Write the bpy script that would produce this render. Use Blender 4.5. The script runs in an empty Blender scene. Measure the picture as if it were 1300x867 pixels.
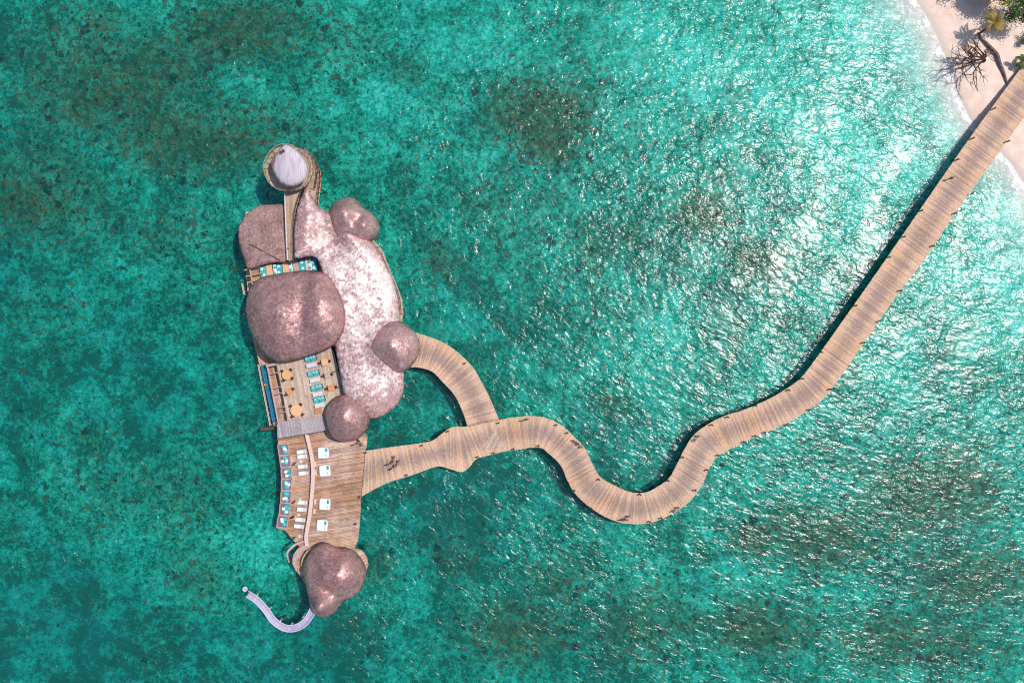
import bpy, math, random
import numpy as np
from mathutils import Vector, Matrix
from mathutils.geometry import delaunay_2d_cdt

random.seed(7); rng = np.random.default_rng(7)
R = math.radians
SC = bpy.context.scene
COL = SC.collection
HC = 133.0                      # camera height above the lagoon
PPM = 6.5                       # photo pixels per metre at water level

def W(px, py, z=0.0):           # survey: a spot read off the aerial photo, put at its real height
    k = (HC - z) / HC / PPM
    return Vector(((px - 650) * k, (433.5 - py) * k, z))

# ------------------------------------------------------------------ materials
def newmat(name):
    m = bpy.data.materials.new(name); m.use_nodes = True
    nt = m.node_tree; nt.nodes.clear()
    out = nt.nodes.new('ShaderNodeOutputMaterial')
    return m, nt, out

class G:
    """tiny node-graph helper"""
    def __init__(s, nt): s.nt = nt
    def n(s, t, **kw):
        nd = s.nt.nodes.new(t)
        for k, v in kw.items(): setattr(nd, k, v)
        return nd
    def link(s, a, b): s.nt.links.new(a, b)
    def put(s, sock, v):
        if v is None: return
        if isinstance(v, bpy.types.NodeSocket): s.link(v, sock)
        else: sock.default_value = v
    def math(s, op, a, b=None, c=None, clamp=False):
        nd = s.n('ShaderNodeMath', operation=op, use_clamp=clamp)
        s.put(nd.inputs[0], a); s.put(nd.inputs[1], b); s.put(nd.inputs[2], c)
        return nd.outputs[0]
    def vec(s, op, a, b=None, scale=None):
        nd = s.n('ShaderNodeVectorMath', operation=op)
        s.put(nd.inputs[0], a); s.put(nd.inputs[1], b)
        if scale is not None: s.put(nd.inputs['Scale'], scale)
        return nd.outputs[0]
    def mix(s, f, a, b, blend='MIX'):
        nd = s.n('ShaderNodeMix', data_type='RGBA', blend_type=blend)
        s.put(nd.inputs[0], f)
        s.put(nd.inputs[6], a if isinstance(a, bpy.types.NodeSocket) else (*a, 1))
        s.put(nd.inputs[7], b if isinstance(b, bpy.types.NodeSocket) else (*b, 1))
        return nd.outputs[2]
    def noise(s, vec, scale, detail=3, rough=.55, dist=0, col=False):
        nd = s.n('ShaderNodeTexNoise')
        s.put(nd.inputs['Vector'], vec); s.put(nd.inputs['Scale'], scale)
        nd.inputs['Detail'].default_value = detail; nd.inputs['Roughness'].default_value = rough
        nd.inputs['Distortion'].default_value = dist
        return nd.outputs['Color'] if col else nd.outputs['Fac']
    def vor(s, vec, scale, feature='F1', rand=1.0):
        nd = s.n('ShaderNodeTexVoronoi', feature=feature)
        s.put(nd.inputs['Vector'], vec); s.put(nd.inputs['Scale'], scale)
        nd.inputs['Randomness'].default_value = rand
        return nd
    def ramp(s, f, lo, hi, a=0.0, b=1.0, smooth=True):
        nd = s.n('ShaderNodeMapRange', interpolation_type='SMOOTHSTEP' if smooth else 'LINEAR')
        s.put(nd.inputs[0], f); s.put(nd.inputs[1], lo); s.put(nd.inputs[2], hi)
        s.put(nd.inputs[3], a); s.put(nd.inputs[4], b)
        return nd.outputs[0]
    def attr(s, name): return s.n('ShaderNodeAttribute', attribute_name=name).outputs['Fac']
    def pos(s): return s.n('ShaderNodeNewGeometry').outputs['Position']
    def obj(s): return s.n('ShaderNodeTexCoord').outputs['Object']
    def mapv(s, v, sx=1, sy=1, sz=1, rz=0):
        nd = s.n('ShaderNodeMapping'); s.put(nd.inputs['Vector'], v)
        nd.inputs['Scale'].default_value = (sx, sy, sz); nd.inputs['Rotation'].default_value = (0, 0, rz)
        return nd.outputs[0]
    def bsdf(s, out, col, rough=.7, spec=.3, normal=None, metal=0, coat=0):
        b = s.n('ShaderNodeBsdfPrincipled')
        s.put(b.inputs['Base Color'], col if isinstance(col, bpy.types.NodeSocket) else (*col, 1))
        s.put(b.inputs['Roughness'], rough); b.inputs['Specular IOR Level'].default_value = spec
        b.inputs['Metallic'].default_value = metal
        if normal is not None: s.link(normal, b.inputs['Normal'])
        s.link(b.outputs[0], out.inputs[0]); return b

def plain(name, col, rough=.6, spec=.3, var=.25, scale=3.0, metal=0):
    m, nt, out = newmat(name); g = G(nt)
    v = g.obj()
    n1 = g.noise(v, scale, 4); n2 = g.noise(v, scale * 6, 2)
    f = g.math('ADD', g.math('MULTIPLY', n1, .7), g.math('MULTIPLY', n2, .3))
    dark = tuple(c * (1 - var) for c in col); lite = tuple(min(1, c * (1 + var)) for c in col)
    c = g.mix(g.ramp(f, .3, .7), dark, lite)
    g.bsdf(out, c, rough, spec, metal=metal); return m

def planks_mat(name, centre, side, stain, stain_amt=.5, worn=True, var=.35):
    m, nt, out = newmat(name); g = G(nt)
    P = g.pos(); tone = g.attr('tone')
    uv = g.n('ShaderNodeUVMap').outputs[0]
    sx = g.n('ShaderNodeSeparateXYZ'); g.link(uv, sx.inputs[0]); u = sx.outputs[0]
    big = g.noise(P, .12, 3); med = g.noise(P, .55, 4, .6); fine = g.noise(P, 2.6, 4, .65)
    if worn:
        a = g.math('ABSOLUTE', g.math('SUBTRACT', g.math('MULTIPLY', u, 2), 1))   # 0 centre, 1 edge
        a = g.math('ADD', a, g.math('MULTIPLY', g.math('SUBTRACT', med, .5), .55))
        a = g.math('ADD', a, g.math('MULTIPLY', g.math('SUBTRACT', tone, .5), .18))
        f = g.ramp(a, .12, .78)
    else:
        f = g.ramp(g.math('ADD', g.math('MULTIPLY', big, .6), g.math('MULTIPLY', med, .4)), .36, .62)
    c = g.mix(f, centre, side)
    st = g.ramp(g.math('ADD', g.math('MULTIPLY', g.noise(P, .2, 3), .55), g.math('ADD', g.math('MULTIPLY', tone, .14), g.math('MULTIPLY', fine, .31))), .50, .66)
    c = g.mix(g.math('MULTIPLY', st, stain_amt), c, stain)
    k = g.ramp(tone, 0, 1, 1 - var, 1 + var, smooth=False)
    k = g.math('MULTIPLY', k, g.ramp(fine, .25, .75, .82, 1.16))
    c = g.mix(1.0, c, g.comb(k), 'MULTIPLY')
    g.bsdf(out, c, .75, .25); return m
def _comb(s, k):
    nd = s.n('ShaderNodeCombineColor')
    for i in range(3): s.put(nd.inputs[i], k)
    return nd.outputs[0]
G.comb = _comb

def shingle(name, dark, lite, rough=.38, jitter=.35, cell=2.6, spec=.5, holes=0.0, patch=(.35, .65), pscale=.22, metal=0):
    """overlapping shell shingles: every shell has its own tint and its own tilt"""
    m, nt, out = newmat(name); g = G(nt)
    P = g.pos()
    wob = g.vec('ADD', P, g.vec('SCALE', g.noise(P, 1.1, 2, col=True), scale=.5))
    v = g.vor(wob, cell)
    cr = g.n('ShaderNodeSeparateColor'); g.link(v.outputs['Color'], cr.inputs[0])
    big = g.noise(P, pscale, 4, .6); med = g.noise(P, 1.0, 4, .65)
    f = g.math('ADD', g.math('MULTIPLY', big, .5), g.math('ADD', g.math('MULTIPLY', med, .32), g.math('MULTIPLY', cr.outputs[0], .18)))
    if holes:   # pinker, duller roof ends: slopes away from the sun glint, painted into the colour
        sy = g.n('ShaderNodeSeparateXYZ'); g.link(P, sy.inputs[0])
        f = g.math('SUBTRACT', f, g.math('ADD', g.ramp(sy.outputs[1], 13, 24, 0, .12), g.ramp(sy.outputs[1], -11, -6, .08, 0)))
    c = g.mix(g.ramp(f, patch[0], patch[1]), dark, lite)
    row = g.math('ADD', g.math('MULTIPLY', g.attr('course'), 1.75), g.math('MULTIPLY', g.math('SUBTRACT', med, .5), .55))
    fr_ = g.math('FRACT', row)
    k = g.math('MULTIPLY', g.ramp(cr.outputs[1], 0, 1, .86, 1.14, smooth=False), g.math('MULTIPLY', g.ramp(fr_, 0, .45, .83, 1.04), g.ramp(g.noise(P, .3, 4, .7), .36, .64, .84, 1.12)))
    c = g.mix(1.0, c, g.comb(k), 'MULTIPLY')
    if holes:
        v2 = g.vor(g.mapv(wob, 1.25, .7, 1), 1.3)
        h = g.ramp(v2.outputs['Distance'], .16, .28, 1, 0)
        h = g.math('MULTIPLY', h, g.ramp(g.noise(P, .35, 2), .44, .6, 0, holes))
        c = g.mix(h, c, (.10, .045, .05))
    N = g.n('ShaderNodeNewGeometry').outputs['Normal']
    j = g.vec('SCALE', g.vec('SUBTRACT', v.outputs['Color'], (.5, .5, .5)), scale=jitter)
    j2 = g.vec('SCALE', g.vec('SUBTRACT', g.noise(P, 1.6, 3, col=True), (.5, .5, .5)), scale=jitter * 1.1)
    N2 = g.vec('NORMALIZE', g.vec('ADD', g.vec('ADD', N, j), j2))
    r = g.ramp(cr.outputs[2], 0, 1, rough * .85, rough * 1.2, smooth=False)
    g.bsdf(out, c, r, spec, normal=N2, metal=metal); return m

M = {}
M['boardwalk'] = planks_mat('weathered boardwalk planks', (.355, .24, .195), (.585, .38, .265), (.56, .29, .12), .5, var=.17)
M['deck'] = planks_mat('oiled deck planks', (.37, .205, .125), (.57, .40, .325), (.40, .18, .065), .75, worn=False, var=.33)
M['terrace'] = planks_mat('pale terrace planks', (.43, .32, .255), (.54, .41, .33), (.44, .29, .19), .4, worn=False, var=.22)
M['grey_planks'] = planks_mat('grey weathered planks', (.33, .28, .29), (.42, .36, .38), (.24, .19, .2), .4, worn=False, var=.22)
M['ramp'] = planks_mat('straw coloured planks', (.39, .275, .19), (.47, .345, .255), (.27, .17, .11), .4, worn=False, var=.25)
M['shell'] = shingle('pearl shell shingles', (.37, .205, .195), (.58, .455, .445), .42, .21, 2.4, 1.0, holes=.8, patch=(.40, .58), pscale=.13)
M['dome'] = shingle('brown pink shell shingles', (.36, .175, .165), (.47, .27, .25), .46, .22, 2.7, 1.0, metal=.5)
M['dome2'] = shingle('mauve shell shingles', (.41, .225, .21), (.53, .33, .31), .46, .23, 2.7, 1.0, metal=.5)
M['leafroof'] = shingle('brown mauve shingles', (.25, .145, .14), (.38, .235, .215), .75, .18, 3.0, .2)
M['lilac'] = plain('lilac grey roof cloth', (.52, .45, .50), .6, .3, .08, 1.2)
m_, nt_, out_ = newmat('lilac roof cloth with panel seams'); g_ = G(nt_)
st_ = g_.noise(g_.mapv(g_.obj(), 2.6, .22, .3, R(6)), 1.6, 3, .6); bl_ = g_.noise(g_.obj(), .5, 4)
g_.bsdf(out_, g_.mix(g_.ramp(bl_, .4, .62, 0, .3), g_.mix(g_.ramp(st_, .38, .6), (.42, .355, .395), (.56, .49, .53)), (.40, .34, .37)), .6, .3); M['lilac'] = m_
M['slide'] = plain('lilac glazed channel', (.42, .38, .52), .35, .5, .08, 1.0)
M['slide_rim'] = plain('pale channel rim', (.62, .58, .68), .4, .5, .08, 1.0)
M['pile'] = plain('dark wet timber', (.11, .075, .055), .8, .2, .4)
M['beam'] = plain('tan timber beam', (.44, .30, .22), .7, .2, .3)
M['pinkwood'] = plain('pink grey timber', (.48, .33, .29), .7, .2, .25)
M['darkwood'] = plain('dark brown timber', (.075, .04, .035), .7, .3, .3)
M['wallbrown'] = plain('brown woven wall', (.18, .11, .08), .85, .1, .4)
M['coping'] = plain('pale pink stone coping', (.66, .48, .42), .7, .3, .2, 4)
M['teal'] = plain('turquoise cushion fabric', (.05, .42, .46), .85, .1, .35, 2.5)
M['blue'] = plain('blue cushion fabric', (.03, .20, .33), .85, .1, .35, 2.5)
M['white'] = plain('white cushion fabric', (.70, .75, .76), .85, .1, .1, 2)
M['palegrey'] = plain('pale grey painted top', (.58, .60, .62), .5, .3, .12, 2)
M['mauve'] = plain('mauve netting', (.20, .13, .16), .85, .1, .35, 6)
M['honey'] = plain('honey wood top', (.66, .36, .14), .5, .3, .2, 3)
M['orange'] = plain('orange wood top', (.60, .27, .10), .5, .3, .2, 3)
M['peach'] = plain('peach wood top', (.72, .40, .22), .5, .3, .15, 3)
M['black'] = plain('black painted metal', (.02, .018, .022), .4, .5, .2)
M['cream'] = plain('cream canvas', (.66, .52, .40), .9, .1, .15)
M['rubber'] = plain('black rubber', (.015, .015, .017), .8, .2, .1)
M['steel'] = plain('purple grey metal', (.16, .13, .18), .35, .5, .2, metal=.4)
M['driftwood'] = plain('grey driftwood', (.17, .12, .115), .9, .1, .35, 2)
M['bark'] = plain('brown bark', (.10, .06, .045), .9, .1, .4, 3)
M['deadwood'] = plain('dark dead wood', (.06, .03, .024), .9, .1, .3, 3)
M['skin'] = plain('skin', (.36, .2, .13), .6, .3, .1)
M['bluecloth'] = plain('blue cloth', (.05, .09, .2), .9, .1, .2)
M['greycloth'] = plain('dark grey cloth', (.05, .045, .05), .9, .1, .2)
M['hair'] = plain('dark hair', (.02, .012, .01), .7, .3, .2)

def leafmat(name, a, b):
    m, nt, out = newmat(name); g = G(nt)
    t = g.attr('tone'); n = g.noise(g.pos(), 1.3, 2)
    c = g.mix(g.math('ADD', g.math('MULTIPLY', t, .7), g.math('MULTIPLY', n, .3)), a, b)
    d = g.n('ShaderNodeBsdfPrincipled'); g.link(c, d.inputs['Base Color']); d.inputs['Roughness'].default_value = .55
    tr = g.n('ShaderNodeBsdfTranslucent'); g.link(c, tr.inputs[0])
    mx = g.n('ShaderNodeMixShader'); mx.inputs[0].default_value = .25
    g.link(d.outputs[0], mx.inputs[1]); g.link(tr.outputs[0], mx.inputs[2]); g.link(mx.outputs[0], out.inputs[0])
    return m
M['frond'] = leafmat('olive palm frond', (.13, .10, .018), (.46, .33, .06))
M['leaf_green'] = leafmat('bright green leaf', (.015, .04, .01), (.10, .19, .03))
M['leaf_lime'] = leafmat('yellow green leaf', (.06, .08, .008), (.33, .35, .03))

# ------------------------------------------------------------------ mesh builder
class MB:
    def __init__(s): s.v = []; s.f = []; s.tone = []; s.uv = []
    def face(s, idx, tone=.5, uv=None):
        s.f.append(idx); s.tone.append(tone); s.uv.append(uv or [(.5, .5)] * len(idx))
    def hexa(s, b, t, tone=.5, uvtop=None):
        """8-corner block: 4 bottom, 4 top (ccw)"""
        o = len(s.v); s.v += [tuple(p) for p in b] + [tuple(p) for p in t]
        s.face((o+4, o+5, o+6, o+7), tone, uvtop); s.face((o+3, o+2, o+1, o), tone)
        for i in range(4):
            j = (i + 1) % 4; s.face((o+i, o+j, o+4+j, o+4+i), tone)
    def box(s, c, size, rz=0, tone=.5, taper=1.0, rx=0, ry=0):
        hx, hy, hz = size[0]/2, size[1]/2, size[2]/2
        m = Matrix.Rotation(rz, 3, 'Z') @ Matrix.Rotation(ry, 3, 'Y') @ Matrix.Rotation(rx, 3, 'X'); c = Vector(c)
        q = [(-hx, -hy), (hx, -hy), (hx, hy), (-hx, hy)]
        s.hexa([c + m @ Vector((x, y, -hz)) for x, y in q], [c + m @ Vector((x*taper, y*taper, hz)) for x, y in q], tone)
    def pad(s, c, size, rz=0, n=6, tone=.5, puff=.35, ry=0):
        """soft cushion: a puffed superellipsoid block"""
        o = len(s.v); c = Vector(c); m = Matrix.Rotation(rz, 3, 'Z') @ Matrix.Rotation(ry, 3, 'Y')
        nu, nv = 16, 6; e = .3
        sg = lambda a, p: math.copysign(abs(a) ** p, a)
        for j in range(nv + 1):
            ph = -math.pi/2 + math.pi * j / nv
            for i in range(nu):
                th = 2 * math.pi * i / nu
                p = Vector((size[0]/2 * sg(math.cos(ph), e) * sg(math.cos(th), e), size[1]/2 * sg(math.cos(ph), e) * sg(math.sin(th), e), size[2]/2 * sg(math.sin(ph), .6)))
                s.v.append(tuple(c + m @ p))
        for j in range(nv):
            for i in range(nu):
                k = (i + 1) % nu
                s.face((o+j*nu+i, o+j*nu+k, o+(j+1)*nu+k, o+(j+1)*nu+i), tone)
    def tube(s, pts, rad, n=8, cap=True, tone=.5):
        pts = [Vector(p) for p in pts]; o = len(s.v)
        if not hasattr(rad, '__len__'): rad = [rad] * len(pts)
        for i, p in enumerate(pts):
            d = (pts[min(i+1, len(pts)-1)] - pts[max(i-1, 0)]).normalized()
            a = d.cross(Vector((0, 0, 1)) if abs(d.z) < .9 else Vector((1, 0, 0))).normalized(); b = d.cross(a)
            for k in range(n):
                t = 2 * math.pi * k / n
                s.v.append(tuple(p + (a * math.cos(t) + b * math.sin(t)) * rad[i]))
        for i in range(len(pts) - 1):
            for k in range(n):
                j = (k + 1) % n
                s.face((o+i*n+k, o+i*n+j, o+(i+1)*n+j, o+(i+1)*n+k), tone)
        if cap:
            s.face(tuple(o+k for k in range(n))[::-1], tone); s.face(tuple(o+(len(pts)-1)*n+k for k in range(n)), tone)
    def disc(s, c, r, h, n=24, r2=None):
        c = Vector(c); o = len(s.v); r2 = r if r2 is None else r2
        for z, rr in ((0, r), (h, r2)):
            for k in range(n):
                t = 2 * math.pi * k / n; s.v.append((c.x + rr*math.cos(t), c.y + rr*math.sin(t), c.z + z))
        for k in range(n):
            j = (k + 1) % n; s.face((o+k, o+j, o+n+j, o+n+k))
        s.face(tuple(o+k for k in range(n))[::-1]); s.face(tuple(o+n+k for k in range(n)))
    def ring(s, c, r, t, axis='y', n=20, m=6):
        o = len(s.v); c = Vector(c)
        for i in range(n):
            a = 2*math.pi*i/n
            for j in range(m):
                b = 2*math.pi*j/m; rr = r + t*math.cos(b)
                q = (rr*math.cos(a), t*math.sin(b), rr*math.sin(a)) if axis == 'y' else (rr*math.cos(a), rr*math.sin(a), t*math.sin(b))
                s.v.append(tuple(c + Vector(q)))
        for i in range(n):
            for j in range(m):
                i2, j2 = (i+1) % n, (j+1) % m
                s.face((o+i*m+j, o+i2*m+j, o+i2*m+j2, o+i*m+j2))
    def prism(s, poly, z0, z1):
        n = len(poly); o = len(s.v)
        s.v += [(p[0], p[1], z0) for p in poly] + [(p[0], p[1], z1) for p in poly]
        s.face(tuple(range(o, o+n))[::-1]); s.face(tuple(range(o+n, o+2*n)))
        for i in range(n):
            j = (i+1) % n; s.face((o+i, o+j, o+n+j, o+n+i))
    def build(s, name, mat, parent=None, smooth=False, label=None):
        org = world_of(parent)
        me = bpy.data.meshes.new(name)
        me.from_pydata([(x-org.x, y-org.y, z-org.z) for x, y, z in s.v], [], s.f)
        a = me.attributes.new('tone', 'FLOAT', 'FACE'); a.data.foreach_set('value', np.array(s.tone, dtype=np.float32))
        u = me.uv_layers.new(name='UVMap')
        u.data.foreach_set('uv', np.array([c for f in s.uv for q in f for c in q], dtype=np.float32))
        me.materials.append(mat)
        if smooth: me.shade_smooth()
        me.update()
        o = bpy.data.objects.new(name, me); COL.objects.link(o)
        if parent: o.parent = parent
        if label: o['label'] = label
        return o

def world_of(o):
    v = Vector((0, 0, 0))
    while o is not None: v += o.location; o = o.parent
    return v
def tag(o, label=None, cat=None, group=None, kind=None):
    if label: o['label'] = label
    if cat: o['category'] = cat
    if group: o['group'] = group
    if kind: o['kind'] = kind
    return o
def thing(name, label, cat, loc=(0, 0, 0), group=None):
    o = bpy.data.objects.new(name, None); COL.objects.link(o); o.location = loc; o.empty_display_size = .3
    return tag(o, label, cat, group)
def copy_tree(o, parent=None):
    c = o.copy(); COL.objects.link(c)
    if parent: c.parent = parent
    for ch in list(o.children): copy_tree(ch, c)
    return c
def spread(proto, spots, group):
    """spots: (location, rotation, label); the first one is the original"""
    for i, (loc, rz, label) in enumerate(spots):
        o = proto if i == 0 else copy_tree(proto)
        o.location = loc; o.rotation_euler = (0, 0, rz); o['label'] = label; o['group'] = group

# ------------------------------------------------------------------ curves and polygons
def spline(pts, n, closed=False):
    """Catmull-Rom, resampled to n points of equal spacing"""
    P = [np.array(p, float) for p in pts]; out = []
    m = len(P); segs = m if closed else m - 1
    for i in range(segs):
        if closed: a, b, c, d = P[i-1], P[i], P[(i+1) % m], P[(i+2) % m]
        else: a, b, c, d = P[max(i-1, 0)], P[i], P[i+1], P[min(i+2, m-1)]
        for t in np.linspace(0, 1, 10, endpoint=False):
            out.append(.5*((2*b) + (c-a)*t + (2*a-5*b+4*c-d)*t*t + (3*b-a-3*c+d)*t**3))
    out.append(P[0] if closed else P[-1]); out = np.array(out)
    L = np.concatenate([[0], np.cumsum(np.linalg.norm(np.diff(out, axis=0), axis=1))])
    s = np.linspace(0, L[-1], n, endpoint=not closed)
    return np.stack([np.interp(s, L, out[:, k]) for k in range(out.shape[1])], 1), L[-1]
def inside(poly, x, y):
    r = np.zeros(np.shape(x), bool); n = len(poly)
    for i in range(n):
        x0, y0 = poly[i][:2]; x1, y1 = poly[(i+1) % n][:2]
        if y0 == y1: continue
        c = ((y0 > y) != (y1 > y)) & (x < (x1-x0)*(y-y0)/(y1-y0)+x0); r ^= c
    return r
def dist(poly, x, y, closed=True):
    d = np.full(np.shape(x), 1e9); n = len(poly)
    for i in range(n if closed else n-1):
        x0, y0 = poly[i][:2]; x1, y1 = poly[(i+1) % n][:2]
        dx, dy = x1-x0, y1-y0; l = dx*dx+dy*dy+1e-12
        t = np.clip(((x-x0)*dx+(y-y0)*dy)/l, 0, 1)
        d = np.minimum(d, np.hypot(x-x0-t*dx, y-y0-t*dy))
    return d
def poly_px(pts, z): return [tuple(W(x, y, z)) for x, y in pts]

def plank_poly(mb, poly, z, ang, w=.3, th=.07, gap=.025, jag=.05):
    """lay planks of width w at angle ang over a polygon (world xy)"""
    c, s_ = math.cos(-ang), math.sin(-ang)
    q = [(x*c-y*s_, x*s_+y*c) for x, y, *_ in poly]
    ci, si = math.cos(ang), math.sin(ang)
    back = lambda x, y, zz: (x*ci-y*si, x*si+y*ci, zz)
    def cuts(y):
        xs = []
        for i in range(len(q)):
            (x0, y0), (x1, y1) = q[i], q[(i+1) % len(q)]
            if (y0 > y) != (y1 > y): xs.append(x0+(x1-x0)*(y-y0)/(y1-y0))
        return sorted(xs)
    y = min(p[1] for p in q); ym = max(p[1] for p in q)
    while y < ym:
        a, b, m = cuts(y+gap/2), cuts(y+w-gap/2), cuts(y+w/2)
        for i in range(0, len(m)-1, 2):
            A = a if len(a) == len(m) else m; B = b if len(b) == len(m) else m
            e0, e1 = rng.uniform(-jag, jag), rng.uniform(-jag, jag)
            if m[i+1]-m[i] < .15: continue
            # long runs are made of several boards end to end
            x0a, x1a, x0b, x1b = A[i]+e0, A[i+1]+e1, B[i]+e0, B[i+1]+e1
            n = max(1, int((m[i+1]-m[i])/5+rng.random()))
            ts = [0]+sorted((k+rng.uniform(-.3, .3))/n for k in range(1, n))+[1]
            for t0, t1 in zip(ts[:-1], ts[1:]):
                p = [(x0a+(x1a-x0a)*t0+.01, y+gap/2), (x0a+(x1a-x0a)*t1-.01, y+gap/2), (x0b+(x1b-x0b)*t1-.01, y+w-gap/2), (x0b+(x1b-x0b)*t0+.01, y+w-gap/2)]
                dz = rng.uniform(-.006, .006)
                mb.hexa([back(*k, z-th+dz) for k in p], [back(*k, z+dz) for k in p], rng.random())
        y += w
def piles(poly, z, parent, step=4.5, r=.14, z0=-3.0, cap=60):
    xs = [p[0] for p in poly]; ys = [p[1] for p in poly]; n = 0
    for x in np.arange(min(xs)+.6, max(xs), step):
        for y in np.arange(min(ys)+.6, max(ys), step):
            if n < cap and inside(poly, np.array(x), np.array(y)) and dist(poly, np.array(x), np.array(y)) > .35:
                mb = MB(); mb.tube([(x, y, z0), (x, y, z-.08)], r, 8); mb.build('pile', M['pile'], parent); n += 1
def substructure(poly, z, parent, th=.22, name='deck_frame'):
    mb = MB(); c = np.mean([p[:2] for p in poly], axis=0)
    q = [(c[0]+(p[0]-c[0])*.985, c[1]+(p[1]-c[1])*.985) for p in poly]
    mb.prism(q, z-.10-th, z-.085); return mb.build(name, M['pile'], parent)
def railing(name, pts, parent=None, h=1.0, mat='darkwood', step=1.3, r=.04, rails=(1.0, .55)):
    P, L = spline(pts, max(2, int(np.ceil(sum(math.dist(a, b) for a, b in zip(pts[:-1], pts[1:]))/step))+1))
    mb = MB()
    for p in P: mb.tube([p, p+np.array([0, 0, h*1.06])], r*1.25, 6)
    for k in rails: mb.tube([p+np.array([0, 0, h*k]) for p in P], r, 6)
    return mb.build(name, M[mat], parent)

def roof(name, outline, mat, parent, H=3.0, D=4.0, bumps=(), sp=.45, label=None, thick=.22, power=.5, fade=1.6, wav=.06):
    """curved roof over an outline of (photo x, photo y, eave height)"""
    P3 = [W(*p) for p in outline]
    B, L = spline([tuple(p) for p in P3], max(40, int(sum((P3[i]-P3[i-1]).length for i in range(len(P3)))/sp)), True)
    A = np.c_[B[:, :2], np.ones(len(B))]; co = np.linalg.lstsq(A, B[:, 2], rcond=None)[0]
    gx, gy = np.meshgrid(np.arange(B[:, 0].min(), B[:, 0].max(), sp), np.arange(B[:, 1].min(), B[:, 1].max(), sp))
    gx = gx.ravel()+rng.uniform(-.1, .1, gx.size); gy = gy.ravel()+rng.uniform(-.1, .1, gy.size)
    ok = inside(B, gx, gy); gx, gy = gx[ok], gy[ok]; d = dist(B, gx, gy); ok = d > sp*.55; gx, gy = gx[ok], gy[ok]
    pts = [Vector(p) for p in B[:, :2]]+[Vector(p) for p in zip(gx, gy)]
    n = len(B)
    v, e, f, *_ = delaunay_2d_cdt(pts, [], [list(range(n))], 1, 1e-5)
    X = np.array([p.x for p in v]); Y = np.array([p.y for p in v]); d = dist(B, X, Y)
    Z = co[0]*X+co[1]*Y+co[2]
    t = np.clip(d/D, 0, 1); Z = Z+H*np.power(1-(1-t)**2, power)
    for (bx, by, amp, sg, *el) in bumps:
        c = W(bx, by, float(co[2]+H)) if False else W(bx, by, float(np.median(Z)))
        s1 = sg; s2 = el[0] if el else sg; an = el[1] if len(el) > 1 else 0
        dx, dy = X-c.x, Y-c.y; u = dx*math.cos(an)+dy*math.sin(an); w = -dx*math.sin(an)+dy*math.cos(an)
        Z = Z+amp*np.exp(-(u/s1)**2-(w/s2)**2)*np.clip(d/fade, 0, 1)
    Z = Z+wav*np.sin(X*1.7+2*np.sin(Y*.9))*np.sin(Y*1.4)*np.clip(d/2, 0, 1)
    mb = MB()
    mb.v = list(zip(X, Y, Z))
    for t in f: mb.face(tuple(t))
    o = mb.build(name, M[mat], parent, smooth=True, label=label)
    at = o.data.attributes.new('course', 'FLOAT', 'POINT'); at.data.foreach_set('value', (d+.35*(Z-Z.min())).astype(np.float32))
    so = o.modifiers.new('Thickness', 'SOLIDIFY'); so.thickness = thick; so.offset = -1
    return o
def under_wall(outline, z0, parent, k=.78, drop=.3, name='wall', mat='wallbrown'):
    P = [W(*p) for p in outline]; c = sum((Vector((p.x, p.y)) for p in P), Vector((0, 0)))/len(P)
    zt = min(p[2] for p in outline)-drop+.25
    B, _ = spline([(c.x+(p.x-c.x)*k, c.y+(p.y-c.y)*k) for p in P], 48, True)
    mb = MB(); mb.prism([tuple(b) for b in B], z0, zt); return mb.build(name, M[mat], parent)

# ================================================================== SETTING: seabed, beach, lagoon
island_px = [(1158, -10), (1182, 30), (1203, 78), (1217, 118), (1233, 152), (1254, 178), (1282, 205), (1310, 250), (1345, 310), (1440, 400), (1750, 420), (2150, 200), (2250, -350), (1900, -800), (1480, -850), (1180, -520), (1130, -200), (1140, -70)]
ISL, _ = spline([tuple(W(x, y))[:2] for x, y in island_px], 260, True)
def axis(lo, hi, step):
    a = list(np.arange(lo, hi+step, step)); s = step
    while a[-1] < 4000: s *= 1.35; a.append(a[-1]+s)
    s = step; b = [lo]
    while b[-1] > -4000: s *= 1.35; b.append(b[-1]-s)
    return np.array(b[:0:-1]+a)
gx = axis(-108, 108, .7); gy = axis(-74, 74, .7)
GX, GY = np.meshgrid(gx, gy); nx, ny = len(gx), len(gy)
X, Y = GX.ravel(), GY.ravel()
ins = inside(ISL, X, Y); sd = dist(ISL, X, Y)
def vnoise(x, y, s, seed):
    r = np.random.default_rng(seed); tab = r.random((64, 64))
    xi, yi = x*s+1000, y*s+1000; x0, y0 = np.floor(xi).astype(int), np.floor(yi).astype(int); fx, fy = xi-x0, yi-y0
    fx = fx*fx*(3-2*fx); fy = fy*fy*(3-2*fy); g = lambda a, b: tab[a % 64, b % 64]
    return (g(x0, y0)*(1-fx)+g(x0+1, y0)*fx)*(1-fy)+(g(x0, y0+1)*(1-fx)+g(x0+1, y0+1)*fx)*fy
sd = sd+np.where(ins, 1, -1)*0+1.2*(vnoise(X, Y, .12, 3)-.5)*np.clip(sd/3, 0, 1)
sd = np.maximum(sd, 0)
zsea = -1.5*(1-np.exp(-sd/15))-.5*(1-np.exp(-sd/160))
zland = 1.7*(1-np.exp(-sd/9))
rel = (vnoise(X, Y, .25, 5)-.5)*.5+(vnoise(X, Y, .6, 6)-.5)*.25
Z = np.where(ins, zland+rel*.1*np.clip(sd/3, 0, 1), zsea+rel*np.clip(sd/12, 0, 1))
PX = X*PPM+650; PY = 433.5-Y*PPM
def blobs(lst):
    a = np.zeros_like(X)
    for (bx, by, rx, ry, amp) in lst: a = np.maximum(a, amp*np.exp(-((PX-bx)/rx)**2-((PY-by)/ry)**2))
    return a
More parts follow.
